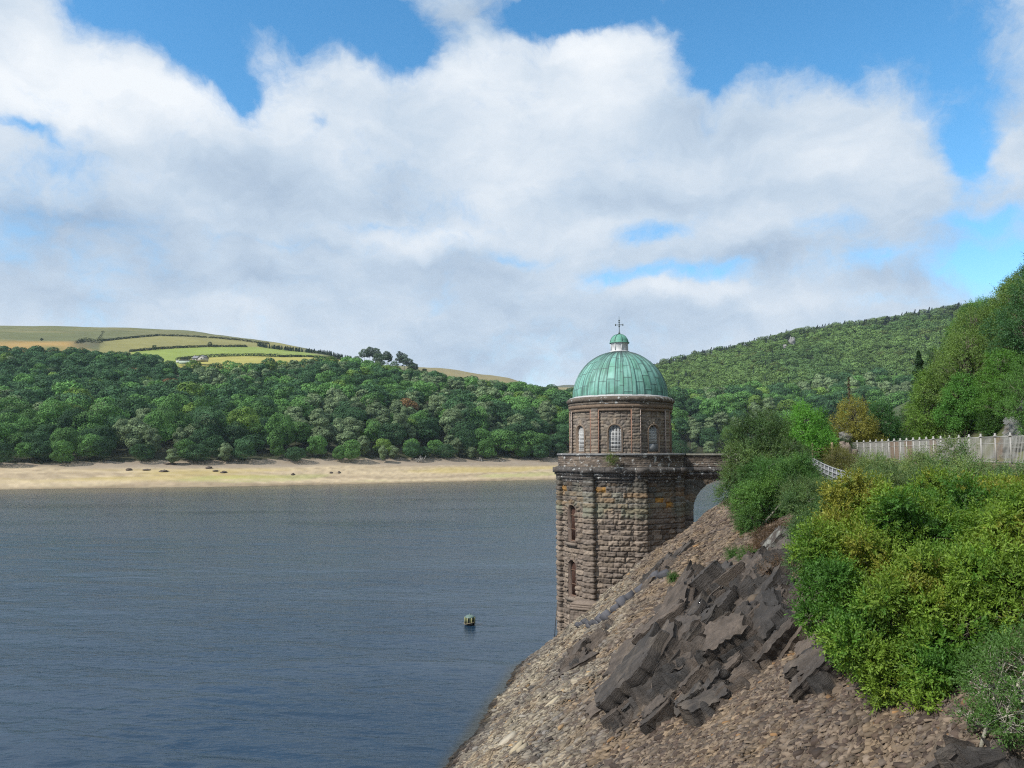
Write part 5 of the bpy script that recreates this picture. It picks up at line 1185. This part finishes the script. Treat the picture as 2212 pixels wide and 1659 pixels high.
def scree():
    r = np.random.default_rng(600); Vs, Fs, Cs, n = [], [], [], 0
    def batch(N_, x0, x1, y0, y1, smin, smax, pw, seed):
        nonlocal n
        X = r.uniform(x0, x1, N_); Y = r.uniform(y0, y1, N_); Z = z_near(X, Y); px, py = PX2(X, Y, Z)
        k = (Z > -.25) & (Z < 13.9) & (px > 900) & (px < 2300) & (py < 1720); X, Y, Z = X[k], Y[k], Z[k]
        rm = rock_mask(X, Y, Z); k = r.random(len(X)) > rm * .97; X, Y, Z = X[k], Y[k], Z[k]
        size = smin + (smax - smin) * r.random(len(X)) ** pw
        t = shale_tint(X, Y, Z) * .90; v = r.random(len(X)); t = t * (.5 + .8 * r.random((len(X), 1)))
        dk = (v < .30)[:, None]; t = np.where(dk, t * np.array([.50, .47, .50]), t); og = (v > .985)[:, None]; t = np.where(og, t * np.array([1.15, .9, .62]), t); gy = ((v > .6) & (v < .74))[:, None]; t = np.where(gy, t * np.array([.80, .84, .95]), t)
        V, F, c = slabs('s', X, Y, Z, size, t, '', seed); Vs.append(V); Fs.append(F + n); Cs.append(c); n += len(V)
    batch(95000, -6, 26, 34, 66, .10, .44, 2.8, 1)
    batch(90000, -6, 20, 20, 36, .06, .36, 3.0, 2)
    batch(150000, 0, 14, 8, 20, .03, .24, 3.2, 3)
    batch(14000, -2, 30, 62, 90, .25, .8, 2, 4)
    print('scree', n // 12)
    tag(obj('scree', mesh('scree', np.vstack(Vs), np.vstack(Fs), M['slate'], np.vstack(Cs).clip(.01))), 'loose flakes of shale covering the bank', 'scree', kind='stuff')
scree()
# single bigger slabs the eye picks out
def big_slab(x, y, L, W, T, col, rz, label, seed):
    P = hit(x, y); nrm = slope_normal(P[:1], P[1:2])[0]; a = nz(np.array([math.cos(rz), math.sin(rz), .4])); a = nz(a - nrm * (a @ nrm)); b = np.cross(nrm, a); r = np.random.default_rng(seed)
    k = 8; an = (np.arange(k) + r.uniform(-.3, .3, k)) / k * 2 * math.pi; q = r.uniform(.8, 1.1, k)
    o_ = np.stack([np.cos(an) * q * L / 2, np.sin(an) * q * W / 2], 1); top = o_[:, :1] * a + o_[:, 1:] * b + nrm * (T * .8); bot = top * 1.03 - nrm * T
    V = np.vstack([top, bot, nrm[None] * (T * .82)]); F = [np.array([[i, (i + 1) % k, 2 * k] for i in range(k)]), np.array([[i, i + k, (i + 1) % k + k, (i + 1) % k] for i in range(k)])]
    o = MB().add(V, F, col).obj('stone_slab', M['slate'], None, False, P + nrm * .06); tag(o, label, 'stone')
big_slab(1098, 1602, 1.15, .8, .12, (.40, .35, .27), 1.2, 'large pale flat slab lying on the scree low beside the water', 1)
big_slab(1118, 1618, .7, .38, .1, (.38, .32, .22), .2, 'small pale slab just below the large pale one', 2)
big_slab(1195, 1580 - 60, .9, .4, .09, (.40, .34, .24), .7, 'long pale slab on the scree above the large pale one', 3)
big_slab(1130, 1640 - 20, .5, .3, .1, (.33, .28, .2), .4, 'little squarish stone touching the small pale slab', 4)
# kerb of upright dark stones from the apron up towards the outcrop
def kerb():
    pts = [(1252, 1352), (1275, 1352), (1305, 1338), (1340, 1312), (1372, 1285), (1400, 1262), (1425, 1246), (1450, 1236)]; r = np.random.default_rng(8); P = [hit(*p) for p in pts]; root = empty('kerb_row', P[0], 0, 'row of upright dark edging stones climbing the scree beside the tower', 'kerb')
    for a, b in zip(P[:-1], P[1:]):
        L = np.linalg.norm(b - a); m = max(1, int(round(L / .75)))
        for j in range(m):
            c = a + (b - a) * (j + .5) / m; c[2] = float(z_near(c[0], c[1])); d = nz(b - a); up = nz(slope_normal(c[:1], c[1:2])[0] + r.normal(size=3) * .12); sdv = nz(np.cross(d, up))
            h, l, t = r.uniform(.25, .6), L / m * r.uniform(.34, .47), r.uniform(.10, .17); V = []
            for k in (-1, 1):
                for s in (-1, 1):
                    for e in (-1, 1): V.append(c - P[0] + up * (h * (.75 if k > 0 else -.5) * (1 + r.normal() * .08)) + sdv * s * t + d * e * l * (1 + r.normal() * .05))
            MB().add(V, [[0, 1, 3, 2], [4, 6, 7, 5], [0, 4, 5, 1], [2, 3, 7, 6], [0, 2, 6, 4], [1, 5, 7, 3]], np.array([.088, .088, .098]) * r.uniform(.7, 1.3)).obj('kerb_stone', M['slate'], root)
kerb()

# ================================================================ BUOY
def buoy():
    p = at(1015, 1351, 64.5); b = at(1015, 1351, 1); a_, b_, c_ = ray(1015, 1350); t = CAMZ / -c_; X, Y = a_ * t, b_ * t
    root = empty('buoy', (X, Y, 0), .2, 'weathered green and rust-brown drum buoy floating alone on the water', 'buoy')
    lathe('body', [(.001, -.5), (.36, -.5), (.40, -.42), (.40, .10), (.415, .12), (.415, .17), (.40, .19), (.40, .62), (.36, .66)], 48, M['rust'], root, 0, 1, lambda th, z: np.where((z > .22)[..., None], np.where((np.mod(th * 4, 2 * math.pi) < 3)[..., None], np.array([.12, .13, .05]), np.array([.035, .045, .028])), np.array([.022, .016, .012])), False)
    lathe('cap', [(.41, .62), (.42, .66), (.36, .74), (.22, .82), (.05, .85), (.001, .85)], 32, M['metal'], root, 0, 1, lambda th, z: np.full(th.shape + (3,), 1.) * np.array([.12, .18, .155]), True)
    for k in range(8):
        a = k * math.pi / 4 + .2; MB().box((.44 * math.sin(a), -.44 * math.cos(a), .40), (.05, .09, .5), a, (.30, .30, .16)).obj('fender_strip', M['rust'], root)
    MB().tube([(.5 * math.sin(t_), -.5 * math.cos(t_), .2 + .07 * math.sin(t_ * 2 + 1)) for t_ in np.linspace(0, 2 * math.pi, 33)], [.02] * 33, 5, (.33, .27, .18)).obj('rope', M['rust'], root)
    MB().tube([(0, 0, .84), (0, 0, .92)], [.05, .05], 8, (.2, .25, .22)).obj('lifting_eye', M['metal'], root)
buoy()

# ================================================================ BUSHES ON THE BANK
def px_lobes(L, base):
    out = []
    for (x, y, Y, r_) in L:
        p = at(x, y, Y) - base; out.append((p[0], p[1], p[2], r_, r_ * 1.05, r_ * .95))
    return out
def bush(name, base, L, nsp, leaf, tint, label, seed, bcol=(.16, .15, .12), r0=.06, nsub=4, ntw=5, cat='bush', per=13, tl=None, sub=(2.0, .16, .34)):
    r = np.random.default_rng(seed); root = empty(name, base, 0, label, cat); lob = px_lobes(L, base)
    mb = MB(); branches(mb, (0, 0, -.1), lob, r, r0, bcol, nsub, ntw); mb.obj('branches', M['bark'], root)
    lob2 = sublobes(r, lob, sub[0], sub[1], sub[2]) if sub else lob
    V, F, c = sprig_arrays(r, lob2, nsp, leaf, tint, per, tl); obj('foliage', mesh('foliage', V, F, M['leaf'], c), root); return root
def big_tint(p, d, k, r):
    n = fbm(p[:, 0] * .9 + p[:, 2] * .4, p[:, 2] * .9 + p[:, 1] * .5, 620, 3); g = np.array([.092, .205, .028]); y = np.array([.175, .275, .036]); o = np.array([.27, .235, .04]); dk = np.array([.052, .145, .026])
    q = sst(.37, .58, n + p[:, 2] * .035 + r.normal(size=len(p)) * .06)[:, None]; c = g * (1 - q) + y * q; c = c * (.88 + .24 * r.random(int(k.max()) + 1)[k])[:, None]; oo = (sst(.68, .82, n + p[:, 2] * .04 + r.normal(size=len(p)) * .05) * .7)[:, None]; c = c * (1 - oo) + o * oo
    dd = sst(.38, .28, n)[:, None] * .6; return c * (1 - dd) + dk * dd
bb = hit(1960, 1500); bb = np.array([bb[0], bb[1] + .8, float(z_near(bb[0], bb[1] + .8))])
bush('round_bush', bb, [(1845, 1200, 15, .85), (1900, 1130, 16, .95), (1990, 1140, 17, 1.1), (2100, 1150, 17.5, 1.2), (2200, 1160, 18, 1.3), (2100, 1370, 12.4, .65), (2200, 1280, 12.3, .8), (2215, 1190, 13.2, .9), (2050, 1440, 12.3, .42), (2000, 1480, 12.3, .36), (2240, 1340, 11.8, .5), (2160, 1270, 12.9, .8), (1960, 1180, 15, 1.1), (2080, 1180, 15.2, 1.15), (2200, 1220, 16, 1.3),
     (1830, 1290, 14.4, .70), (1920, 1330, 13.8, .95), (2030, 1310, 13.6, 1.0), (2150, 1320, 14.6, 1.1), (1880, 1390, 13.4, .62), (1980, 1430, 13.2, .75), (2080, 1430, 13.4, .8), (2260, 1330, 15.5, 1.1), (1930, 1475, 13.1, .38), (2040, 1500, 13.1, .42), (1800, 1240, 15, .5)],
     44000, .088, big_tint, 'huge round yellow-green willow bush filling the right side of the bank', 41, (.10, .09, .065), .05, 4, 4, tl=.27, sub=(3.4, .15, .30))
wb = hit(2150, 1600); wb = np.array([wb[0] + .1, wb[1], wb[2]])
bush('sallow_bush', wb, [(2150, 1500, 10.4, .30), (2205, 1450, 10.2, .38), (2120, 1460, 10.7, .26), (2190, 1550, 10.0, .30), (2240, 1510, 10, .45), (2095, 1545, 10.6, .14), (2170, 1425, 10.6, .24), (2215, 1400, 10.6, .26)],
     1000, .052, (.085, .17, .04), 'straggling grey-twigged sallow in the bottom right corner', 42, (.36, .34, .27), .030, 5, 7, tl=.22, sub=None)
def mt(a, b):
    a = np.array(a); b = np.array(b)
    def f(p, d, k, r):
        n = fbm(p[:, 0] * .7, p[:, 2] * .7 + p[:, 1], 640, 3); q = sst(.35, .65, n + r.normal(size=len(p)) * .08)[:, None]; return (a * (1 - q) + b * q) * (.75 + .5 * r.random(int(k.max()) + 1)[k])[:, None]
    return f
b1 = at(1640, 1130, 43); b1[2] = float(z_near(b1[0], b1[1]))
bush('alder_bush', b1, [(1583, 1045, 43.5, .8), (1590, 985, 44, .75), (1628, 945, 45, 1.2), (1605, 1000, 44, 1.1), (1670, 985, 44, 1.5), (1650, 1050, 43, 1.4), (1605, 1055, 43, 1.0), (1700, 1020, 43, 1.4), (1665, 935, 46, 1.0), (1715, 985, 45, 1.0), (1600, 1090, 42, .8), (1745, 1040, 44, .9)],
     9000, .11, mt((.070, .130, .045), (.13, .20, .065)), 'tall grey-green bush crowding the end of the footbridge', 43, (.2, .19, .15), .08, 4, 5, tl=.55, sub=(1.1, .25, .5))
b2 = at(1640, 1160, 38); b2[2] = float(z_near(b2[0], b2[1]))
bush('sallow_bush', b2, [(1640, 1095, 39, 1.05), (1605, 1075, 39.5, .7), (1690, 1060, 39, 1.2), (1730, 1040, 38, 1.1), (1660, 1030, 40, 1.1), (1625, 1120, 38.5, .6)],
     7000, .10, mt((.078, .180, .045), (.135, .26, .058)), 'fresh green rounded bush in front of the grey-green one by the bridge', 44, (.2, .19, .15), .06, tl=.45, sub=(1.2, .22, .45))
b3 = at(1790, 1130, 31); b3[2] = float(z_near(b3[0], b3[1]))
bush('sallow_bush', b3, [(1765, 1070, 32, .6), (1800, 1068, 32, .6), (1790, 1100, 31, .8), (1740, 1095, 31, .7), (1840, 1080, 31, .65), (1725, 1060, 33, .7), (1865, 1060, 33, .6), (1745, 1150, 29, .6)],
     8000, .085, mt((.078, .150, .052), (.145, .215, .072)), 'grey-green bush between the fresh green bush and the huge round bush', 45, (.24, .22, .18), .05, tl=.42)
b4 = at(1735, 1250, 21); b4 = hit(1750, 1265)
bush('sallow_bush', b4, [(1740, 1165, b4[1] + .8, .52), (1725, 1215, b4[1] + .2, .42), (1775, 1140, b4[1] + 1.2, .6), (1790, 1200, b4[1] + .4, .55), (1760, 1240, b4[1], .35)],
     1700, .07, mt((.05, .11, .035), (.085, .155, .045)), 'small pale green bush tucked under the left side of the huge round bush', 46, (.2, .19, .15), .035, tl=.3)
for j, (L, nsp, lab) in enumerate([([(1885, 1030, 30, .7), (1910, 1024, 30, .75), (1935, 1030, 29, .8), (1868, 1048, 30, .5), (1900, 1050, 28, .8)], 3000, 'feathery grey-green bush below the left end of the white railing'),
                                   ([(1975, 1022, 26, .6), (2010, 1030, 26, .7), (2045, 1020, 25, .55), (2070, 1035, 25, .7), (2040, 1050, 24, .7), (2060, 978, 25.5, .22)], 3000, 'feathery bush with tall shoots below the middle of the white railing'),
                                   ([(2110, 1035, 23, .5), (2150, 1035, 23, .5), (2195, 1040, 22, .55), (2235, 1040, 22, .6), (2170, 1060, 21, .6)], 2600, 'feathery olive bush below the right end of the white railing'),
                                   ([(1945, 1075, 22, .7), (1990, 1085, 21.5, .7), (1900, 1080, 23, .6)], 2000, 'olive bush between the railing bushes and the huge round bush')]):
    xm = np.mean([q[0] for q in L]); Ym = np.mean([q[2] for q in L]); bq = at(xm, 1000, Ym); bq[2] = float(z_near(bq[0], bq[1])); bq[2] = min(bq[2], at(xm, 1040, Ym)[2])
    bush('sallow_bush', bq, L, nsp, .07, mt((.085, .15, .055), (.17, .225, .075)), lab, 50 + j, (.30, .28, .2), .04, tl=.42)
for j, (x, y, s, lab) in enumerate([(1617, 1215, .38, 'small bright green shrub growing from the rock ledge'), (1700, 1213, .30, 'tiny shrub in a crack beside the round bush'), (1455, 1253, .2, 'grass tuft at the top end of the kerb stones'), (1583, 1205, .25, 'sprig of green on the scree above the rock ledge'), (2210, 1470, .45, 'leafy green shrub cut by the right edge of the photo')]):
    P = hit(x, y); r = np.random.default_rng(70 + j); V, F, c = sprig_arrays(r, [(0, 0, s * .5, s, s, s * .8), (s * .5, 0, s * .2, s * .6, s * .6, s * .5)], 240, .07, (.065, .14, .03)); tag(obj('shrub', mesh('shrub', V, F, M['leaf'], c), None, P), lab, 'shrub')
# dead heather clumps on the rocks
for j, (x, y, s) in enumerate([(1660, 1165, .55), (1695, 1150, .5), (1690, 1240, .5), (1640, 1190, .4)]):
    P = hit(x, y); r = np.random.default_rng(80 + j); V, F, c = sprig_arrays(r, [(0, 0, s * .2, s * 1.3, s, s * .55)], 420, .07, (.13, .085, .055)); tag(obj('heather', mesh('heather', V, F, M['leaf'], c), None, P), ['brown heather clump on the top ledge, left of the lichened rock', 'brown heather clump against the lichened rock', 'brown heather clump on the lower ledge by the small shrub', 'flat brown heather clump lowest on the left of the ledge'][j], 'plant')

# ================================================================ ROADSIDE TREES
def rt(x, y, D, top, w, seed, tint, label, nleaf=9000, size=.26, kind='broad', name='broadleaf_tree', lean=(0, 0)):
    p = at(x, y, D); p[2] = float(z_near(p[0], p[1])); H = at(x, top, D)[2] - p[2]; Rr = w / FX * D * .5
    r = np.random.default_rng(seed)
    lb = near_lobes(r, H, Rr)
    return limbed_tree(name, p, H, Rr, seed, tint, label, int(nleaf * .24), .19, lb, (.13, .115, .09), H * .018, lean=lean, sprig=True)
rt(1740, 975, 70, 862, 112, 700, (.075, .185, .028), 'bright green tree standing left of the boulder pillar', 15000, .26)
rt(1775, 975, 74, 880, 60, 707, (.06, .15, .028), 'smaller bright green tree squeezed behind the brighter one by the gate', 8000, .26)
rt(1845, 975, 78, 862, 110, 701, (.17, .165, .035), 'yellow-brown tree just behind the boulder pillar', 12000, .26)
rt(1905, 970, 80, 868, 85, 702, (.04, .105, .03), 'dark green tree right of the yellow-brown one', 12000, .26)
rt(2008, 955, 80, 800, 98, 703, (.105, .185, .035), 'light green birch behind the railing', 16000, .25)
rt(2085, 955, 76, 812, 115, 704, (.06, .145, .03), 'dense green tree right of the birch behind the railing', 18000, .25)
rt(1962, 965, 86, 868, 70, 705, (.035, .07, .022), 'small dark tree filling the gap left of the birch', 5000, .28)
rt(2140, 945, 72, 890, 40, 706, (.04, .09, .02), 'low green tree at the foot of the grey rock face', 5000, .25)
rt(2030, 890, 100, 750, 80, 708, (.04, .085, .03), 'dark tree rising behind the birch', 9000, .3)
def conifer(x, y, D, top, w, seed, tint, label, n=8000, dead=False):
    p = at(x, y, D); p[2] = min(float(z_near(p[0], p[1])), p[2] + 3); H = at(x, top, D)[2] - p[2]; r = np.random.default_rng(seed); root = empty('conifer', p, 0, label, 'tree')
    MB().tube([(0, 0, -.5), (0, 0, H * .5), (0, 0, H)], [.16, .1, .02], 6, (.12, .09, .07)).obj('trunk', M['bark'], root)
    mb = MB(); Rr = w / FX * D * .5
    for i in range(46): z = H * (.12 + .85 * i / 46); L = Rr * (1 - i / 46) ** .8 * r.uniform(.6, 1.1); a = i * 2.4; mb.tube([(0, 0, z), (math.cos(a) * L, math.sin(a) * L, z - L * .2)], [.035, .012], 4, (.13, .10, .075))
    mb.obj('limbs', M['bark'], root)
    V, F, c = conifer_arrays(r, H, Rr, n, .24, tint); obj('crown', mesh('crown', V, F, M['leaf'], c), root)
conifer(1992, 930, 88, 758, 84, 710, (.035, .075, .03), 'narrow dark conifer spire left of the steep wooded hillside')
conifer(1838, 930, 92, 815, 30, 711, (.085, .065, .04), 'thin brown half-dead conifer rising above the yellow-brown tree', 500)
conifer(1718, 1010, 62, 950, 34, 712, (.030, .080, .026), 'young spruce in front of the bright green tree', 3000)
# hillside trees
def hill_trees():
    r = np.random.default_rng(720); protos = []
    tints = [((.060, .128, .030), 'mid green broadleaf tree on the steep roadside hill', 'mid green trees of the roadside hill'), ((.088, .138, .036), 'olive-green broadleaf tree on the steep roadside hill', 'olive trees of the roadside hill'),
             ((.034, .080, .030), 'dark green broadleaf tree on the steep roadside hill', 'dark trees of the roadside hill'), ((.075, .168, .03), 'bright green broadleaf tree on the steep roadside hill', 'bright green trees of the roadside hill')]
    for k, (t, lab, g) in enumerate(tints):
        for s in range(2):
            root = limbed_tree('broadleaf_tree', (0, -200, 0), 9.5, 3.6, 730 + k * 3 + s, t, lab, 3600, .22, near_lobes(np.random.default_rng(740 + k * 5 + s), 9.5, 3.6), (.13, .115, .09), .19, group=g, sprig=True); protos.append([root, k, False])
    sites = []
    for Y in np.arange(66, 150, 4.9):
        hx = np.interp(Y, HY, HX)
        for X in np.arange(hx + (2.2 if Y < 84 else 1), hx + 46, 4.9):
            xx = X + r.uniform(-1.8, 1.8); yy = Y + r.uniform(-1.8, 1.8); z = float(z_near(xx, yy)); px, py = PX2(xx, yy, z)
            if not (1950 < px < 2330) or py < 440: continue
            if px < 2075: continue
            sites.append((xx, yy, z))
    r.shuffle(sites)
    for (xx, yy, z) in sites:
        n = vn(xx * .09, yy * .09, 751); k = int(r.integers(4)) if r.random() < .5 else int(min(3, n * 4)); pr = protos[k * 2 + int(r.integers(2))]
        if not pr[2]: o = pr[0]; pr[2] = True; kids = None
        else:
            o = pr[0].copy(); COL.objects.link(o)
            for ch in pr[0].children: c = ch.copy(); COL.objects.link(c); c.parent = o
        s = r.uniform(.65, 1.2); o.location = (xx, yy, z - .3); o.rotation_euler = (0, 0, r.random() * 6.28); o.scale = (s, s, s * r.uniform(.9, 1.15))
    for pr in protos:
        if not pr[2]:
            for ch in list(pr[0].children): bpy.data.objects.remove(ch)
            bpy.data.objects.remove(pr[0])
    print('hill trees', len(sites))
    # understorey on the hill face
    L = []
    for (xx, yy, z) in sites: L.append((xx + r.uniform(-2, 2), yy - 2, z + .6, 2.2, 2.2, 1.3))
    V, F, c = crown_arrays(r, L, 26000, .34, (.035, .07, .02)); tag(obj('undergrowth', mesh('undergrowth', V, F, M['leaf'], c)), 'mixed undergrowth beneath the trees of the roadside hill', 'undergrowth', kind='stuff')
hill_trees()
# rock face beside the road
def rockface():
    for j, (x, y, D, w, d, h, lab) in enumerate([(2208, 930, 66, 3.6, 3, 3.6, 'tall grey rock face behind the right end of the railing'), (2168, 940, 66, 2.6, 2.4, 1.9, 'lower grey buttress of the rock face, left of the tall part'), (2250, 930, 64, 3, 3, 3.4, 'rock buttress cut by the right edge of the photo')]):
        p = at(x, y, D); u = np.linspace(-1, 1, 70); v = np.linspace(-.15, 1, 60); U, V = np.meshgrid(u, v, indexing='ij')
        prof = (1 - V.clip(0) ** 1.8) * (1 - .8 * U ** 2).clip(.05); hh = h * (.9 + .2 * vn(U * 3, V * 0 + 3, 900 + j)) * (1 - .5 * U ** 2)
        dep = prof * d + (fbm(U * 3 + V, V * 5, 910 + j, 4) - .5) * 1.4 + np.floor((V * 7 + U * 2)) * -.12
        P = np.stack([U * w / 2 * 1.1 + V * 1.4, -dep + d * .3, V * hh - .3], -1); c = np.array([.13, .135, .125]) * (.6 + .8 * fbm(U * 5, V * 7, 920 + j, 3))[..., None]; k = sst(.58, .68, fbm(U * 3, V * 3, 930 + j, 3))[..., None]; c = c * (1 - k * .6) + np.array([.10, .065, .045]) * k * .6
        pb = (p[0], p[1], float(z_near(p[0], p[1] - 2))); tag(obj('roadside_crag', mesh('roadside_crag', P.reshape(-1, 3), gridfaces(70, 60), M['bedrock'], c.reshape(-1, 3)), None, pb), lab, 'rock')
rockface()

# ================================================================ RAILING, PILLAR, GATE, RAMP FENCE
RP = [(4250, 43.2), (4100, 45), (3998, 47), (3842, 51), (3712, 56), (3600, 62), (3500, 68), (3420, 73), (3350, 77)]
def railing():
    PP = []
    for x, Y in RP: PP.append(at(x * .5486, 955, Y)[:2])
    PP = np.array(PP); seg = np.concatenate([[0], np.cumsum(np.linalg.norm(np.diff(PP, axis=0), axis=1))]); L = seg[-1]
    def pos(s): return np.array([np.interp(s, seg, PP[:, 0]), np.interp(s, seg, PP[:, 1])])
    zt = 15.46; zb = 13.75; root = empty('railing', (*pos(0), zb), 0, 'long curved white iron railing with rust stains along the road', 'railing'); O = np.array([*pos(0), zb])
    def P3(s, z): p = pos(s); return np.array([p[0], p[1], z]) - O
    white = np.array([.37, .36, .34]); rusty = np.array([.27, .17, .11]); n = int(L / 1.45); step = L / n; r = np.random.default_rng(5)
    bars_n = 12
    for i in range(n + 1):
        mb = MB(); s = i * step; c = white * r.uniform(.85, 1.1); mb.tube([P3(s, zb), P3(s, zt + .02)], [.055, .05], 6, c); mb.tube([P3(s, zt), P3(s, zt + .07), P3(s, zt + .12), P3(s, zt + .2), P3(s, zt + .24)], [.10, .13, .05, .075, .03], 8, c); mb.obj('post', M['paint'], root)
    for i in range(n):
        mb = MB(); s0, s1 = i * step, (i + 1) * step
        rr_ = r.random()
        for j in range(bars_n):
            s = s0 + (j + 1) / (bars_n + 1) * step; k = vn(s * .9, 3, 4); c = white * (1 - sst(.6, .8, k) * .7) + rusty * sst(.6, .8, k) * .7; mb.tube([P3(s, zb + .1), P3(s, zt - .01)], [.02, .02], 4, c * r.uniform(.85, 1.1), cap=False)
        mb.obj('bars', M['paint'], root)
        mb = MB(); 
        for z, w in ((zt, .035), (zt - .42, .025), (zb + .12, .03)): mb = MB().tube([P3(s0, z), P3(s1, z)], [w, w], 4, white * .95); mb.obj('rail', M['paint'], root)
    # stone plinth below the railing
    P2_ = np.array([pos(s) for s in np.linspace(0, L, 260)]); d = nz(np.gradient(P2_, axis=0)); nn = np.stack([-d[:, 1], d[:, 0]], 1)
    if nn[:, 0].mean() > 0: nn = -nn
    U = np.linspace(0, L, 260); w = stone_skin('plinth', (P2_ - O[:2] + nn * .2, nn, U), False, zb - 1.3 - O[2], zb + .02 - O[2], .28, .6, .07, 'stone', root, PAL_UP * .9, .1, (), L, 950, None)
    return pos(L)
e = railing()
def pillar():
    x, y = e; root = empty('boulder_pillar', (x - .35, y + .2, 14.45), 0, 'squat stone pillar capped with a rough grey boulder at the end of the railing', 'pillar')
    sq = []; n_ = []; w = .38
    for (a, b, nn) in (((-w, -w), (w, -w), (0, -1)), ((w, -w), (w, w), (1, 0)), ((w, w), (-w, w), (0, 1)), ((-w, w), (-w, -w), (-1, 0))):
        for i in range(10): sq.append(np.array(a) + (np.array(b) - np.array(a)) * i / 10); n_.append(np.array(nn, float))
    for i in (0, 10, 20, 30): n_[i] = nz(n_[i] + n_[i - 1])
    stone_skin('shaft', (np.array(sq), np.array(n_), np.arange(40) * .076), True, -.4, 1.15, .3, None, .04, 'stone_dark', root, PAL_LOW * .6, .06, (), 3.04, 961, None)
    o = obj('boulder', rock_mesh('boulder', 1.35, 1.25, 1.15, 965, (.16, .155, .145), 30, 'bedrock'), root, (0, 0, 1.55))
pillar()
def ramp():
    a = at(1752, 988, 66); b = at(1848, 1024, 52); root = empty('ramp_railing', (a[0], a[1], a[2] - 1.1), 0, 'low grey-white post and rail fence dropping beside the path', 'fence'); O = np.array([a[0], a[1], a[2] - 1.1]); n = 11; c = (.30, .31, .32)
    q = lambda t, z: a + (b - a) * t - O + np.array([0, 0, z - .03 * math.sin(t * math.pi) * 6])
    for i in range(n + 1): MB().tube([q(i / n, -1.2), q(i / n, .05)], [.05, .05], 5, c).obj('post', M['paint'], root)
    for z in (0, -.35, -.70):
        MB().tube([q(t, z) for t in np.linspace(0, 1, 12)], [.045] * 12, 5, c).obj('rail', M['paint'], root)
    mb = MB(); P = [q(t, 0) for t in np.linspace(0, 1, 12)]; V = [p + np.array([.08, .05, z]) for p in P for z in (-.08, -1.2)] + [p + np.array([.11, .08, z]) for p in P for z in (-.08, -1.2)]; F = []
    for i in range(11):
        F += [[2 * i, 2 * i + 1, 2 * i + 3, 2 * i + 2], [24 + 2 * i, 24 + 2 * i + 2, 24 + 2 * i + 3, 24 + 2 * i + 1]]
    mb.add(V, F, (.27, .28, .30)).obj('mesh_panel', M['metal'], root)
    # timber gate with a post
    g = at(1776, 990, 68); G = empty('timber_gate', (g[0], g[1], g[2] - .3), .1, 'weathered five-bar timber gate at the start of the path', 'gate')
    MB().box((.95, 0, .75), (.16, .16, 1.9), 0, (.36, .27, .18)).obj('post', M['wood'], G)
    for z in (.25, .55, .85, 1.15): MB().box((0, 0, z), (1.75, .06, .12), 0, (.42, .32, .20)).obj('bar', M['wood'], G)
    MB().box((1.8, .1, .95), (1.5, .05, .09), 0, (.42, .32, .2)).obj('side_rail', M['wood'], G)
    MB().box((-.85, 0, .75), (.14, .14, 1.7), 0, (.36, .27, .18)).obj('post', M['wood'], G)
    p = at(1806, 962, 74); B = empty('wall_end', (*at(1826, 1000, 70)[:2], 13.4), 0, 'rough drystone stub wall under the left end of the railing', 'wall')
    o = obj('stones', rock_mesh('stones', 2.6, 1.6, 2.3, 970, (.20, .16, .13), 30, 'bedrock'), B, (0, 0, .6))
ramp()
# flowering grasses beside the path
for j, (x, y, D, s, col_, lab) in enumerate([(1800, 985, 68, .8, (.17, .18, .04), 'yellow-flowered weeds between the gate and the pillar'), (1820, 1000, 62, .9, (.15, .15, .055), 'dry yellowing grasses below the stub wall'), (1808, 968, 74, .9, (.05, .09, .025), 'small dark bush beside the boulder pillar')]):
    p = at(x, y, D); r = np.random.default_rng(980 + j); V, F, c = sprig_arrays(r, [(0, 0, 0, s * 1.4, s, s), (s, .3, -.3, s, s, s * .8)], 500, .13, col_); tag(obj('shrub', mesh('shrub', V, F, M['leaf'], c), None, p), lab, 'shrub')
# ================================================================ AIR
def haze():
    m, nt, nd, lk = newmat('haze_air'); out = N(nt, 'ShaderNodeOutputMaterial'); v = N(nt, 'ShaderNodeVolumePrincipled')
    v.inputs['Color'].default_value = (.62, .78, 1, 1); v.inputs['Density'].default_value = HAZE; v.inputs['Anisotropy'].default_value = .0
    lk.new(v.outputs[0], out.inputs['Volume'])
    mb = MB(); x0, x1, y0, y1, z0, z1 = -3000, 4500, -320, 3600, -12, ZTOP
    mb.box(((x0 + x1) / 2, (y0 + y1) / 2, (z0 + z1) / 2), (x1 - x0, y1 - y0, z1 - z0)); o = mb.obj('haze', m); o['kind'] = 'stuff'
HAZE = .00006; ZTOP = float(GZ.max()) + 6
haze()
sc.cycles.volume_bounces = 0
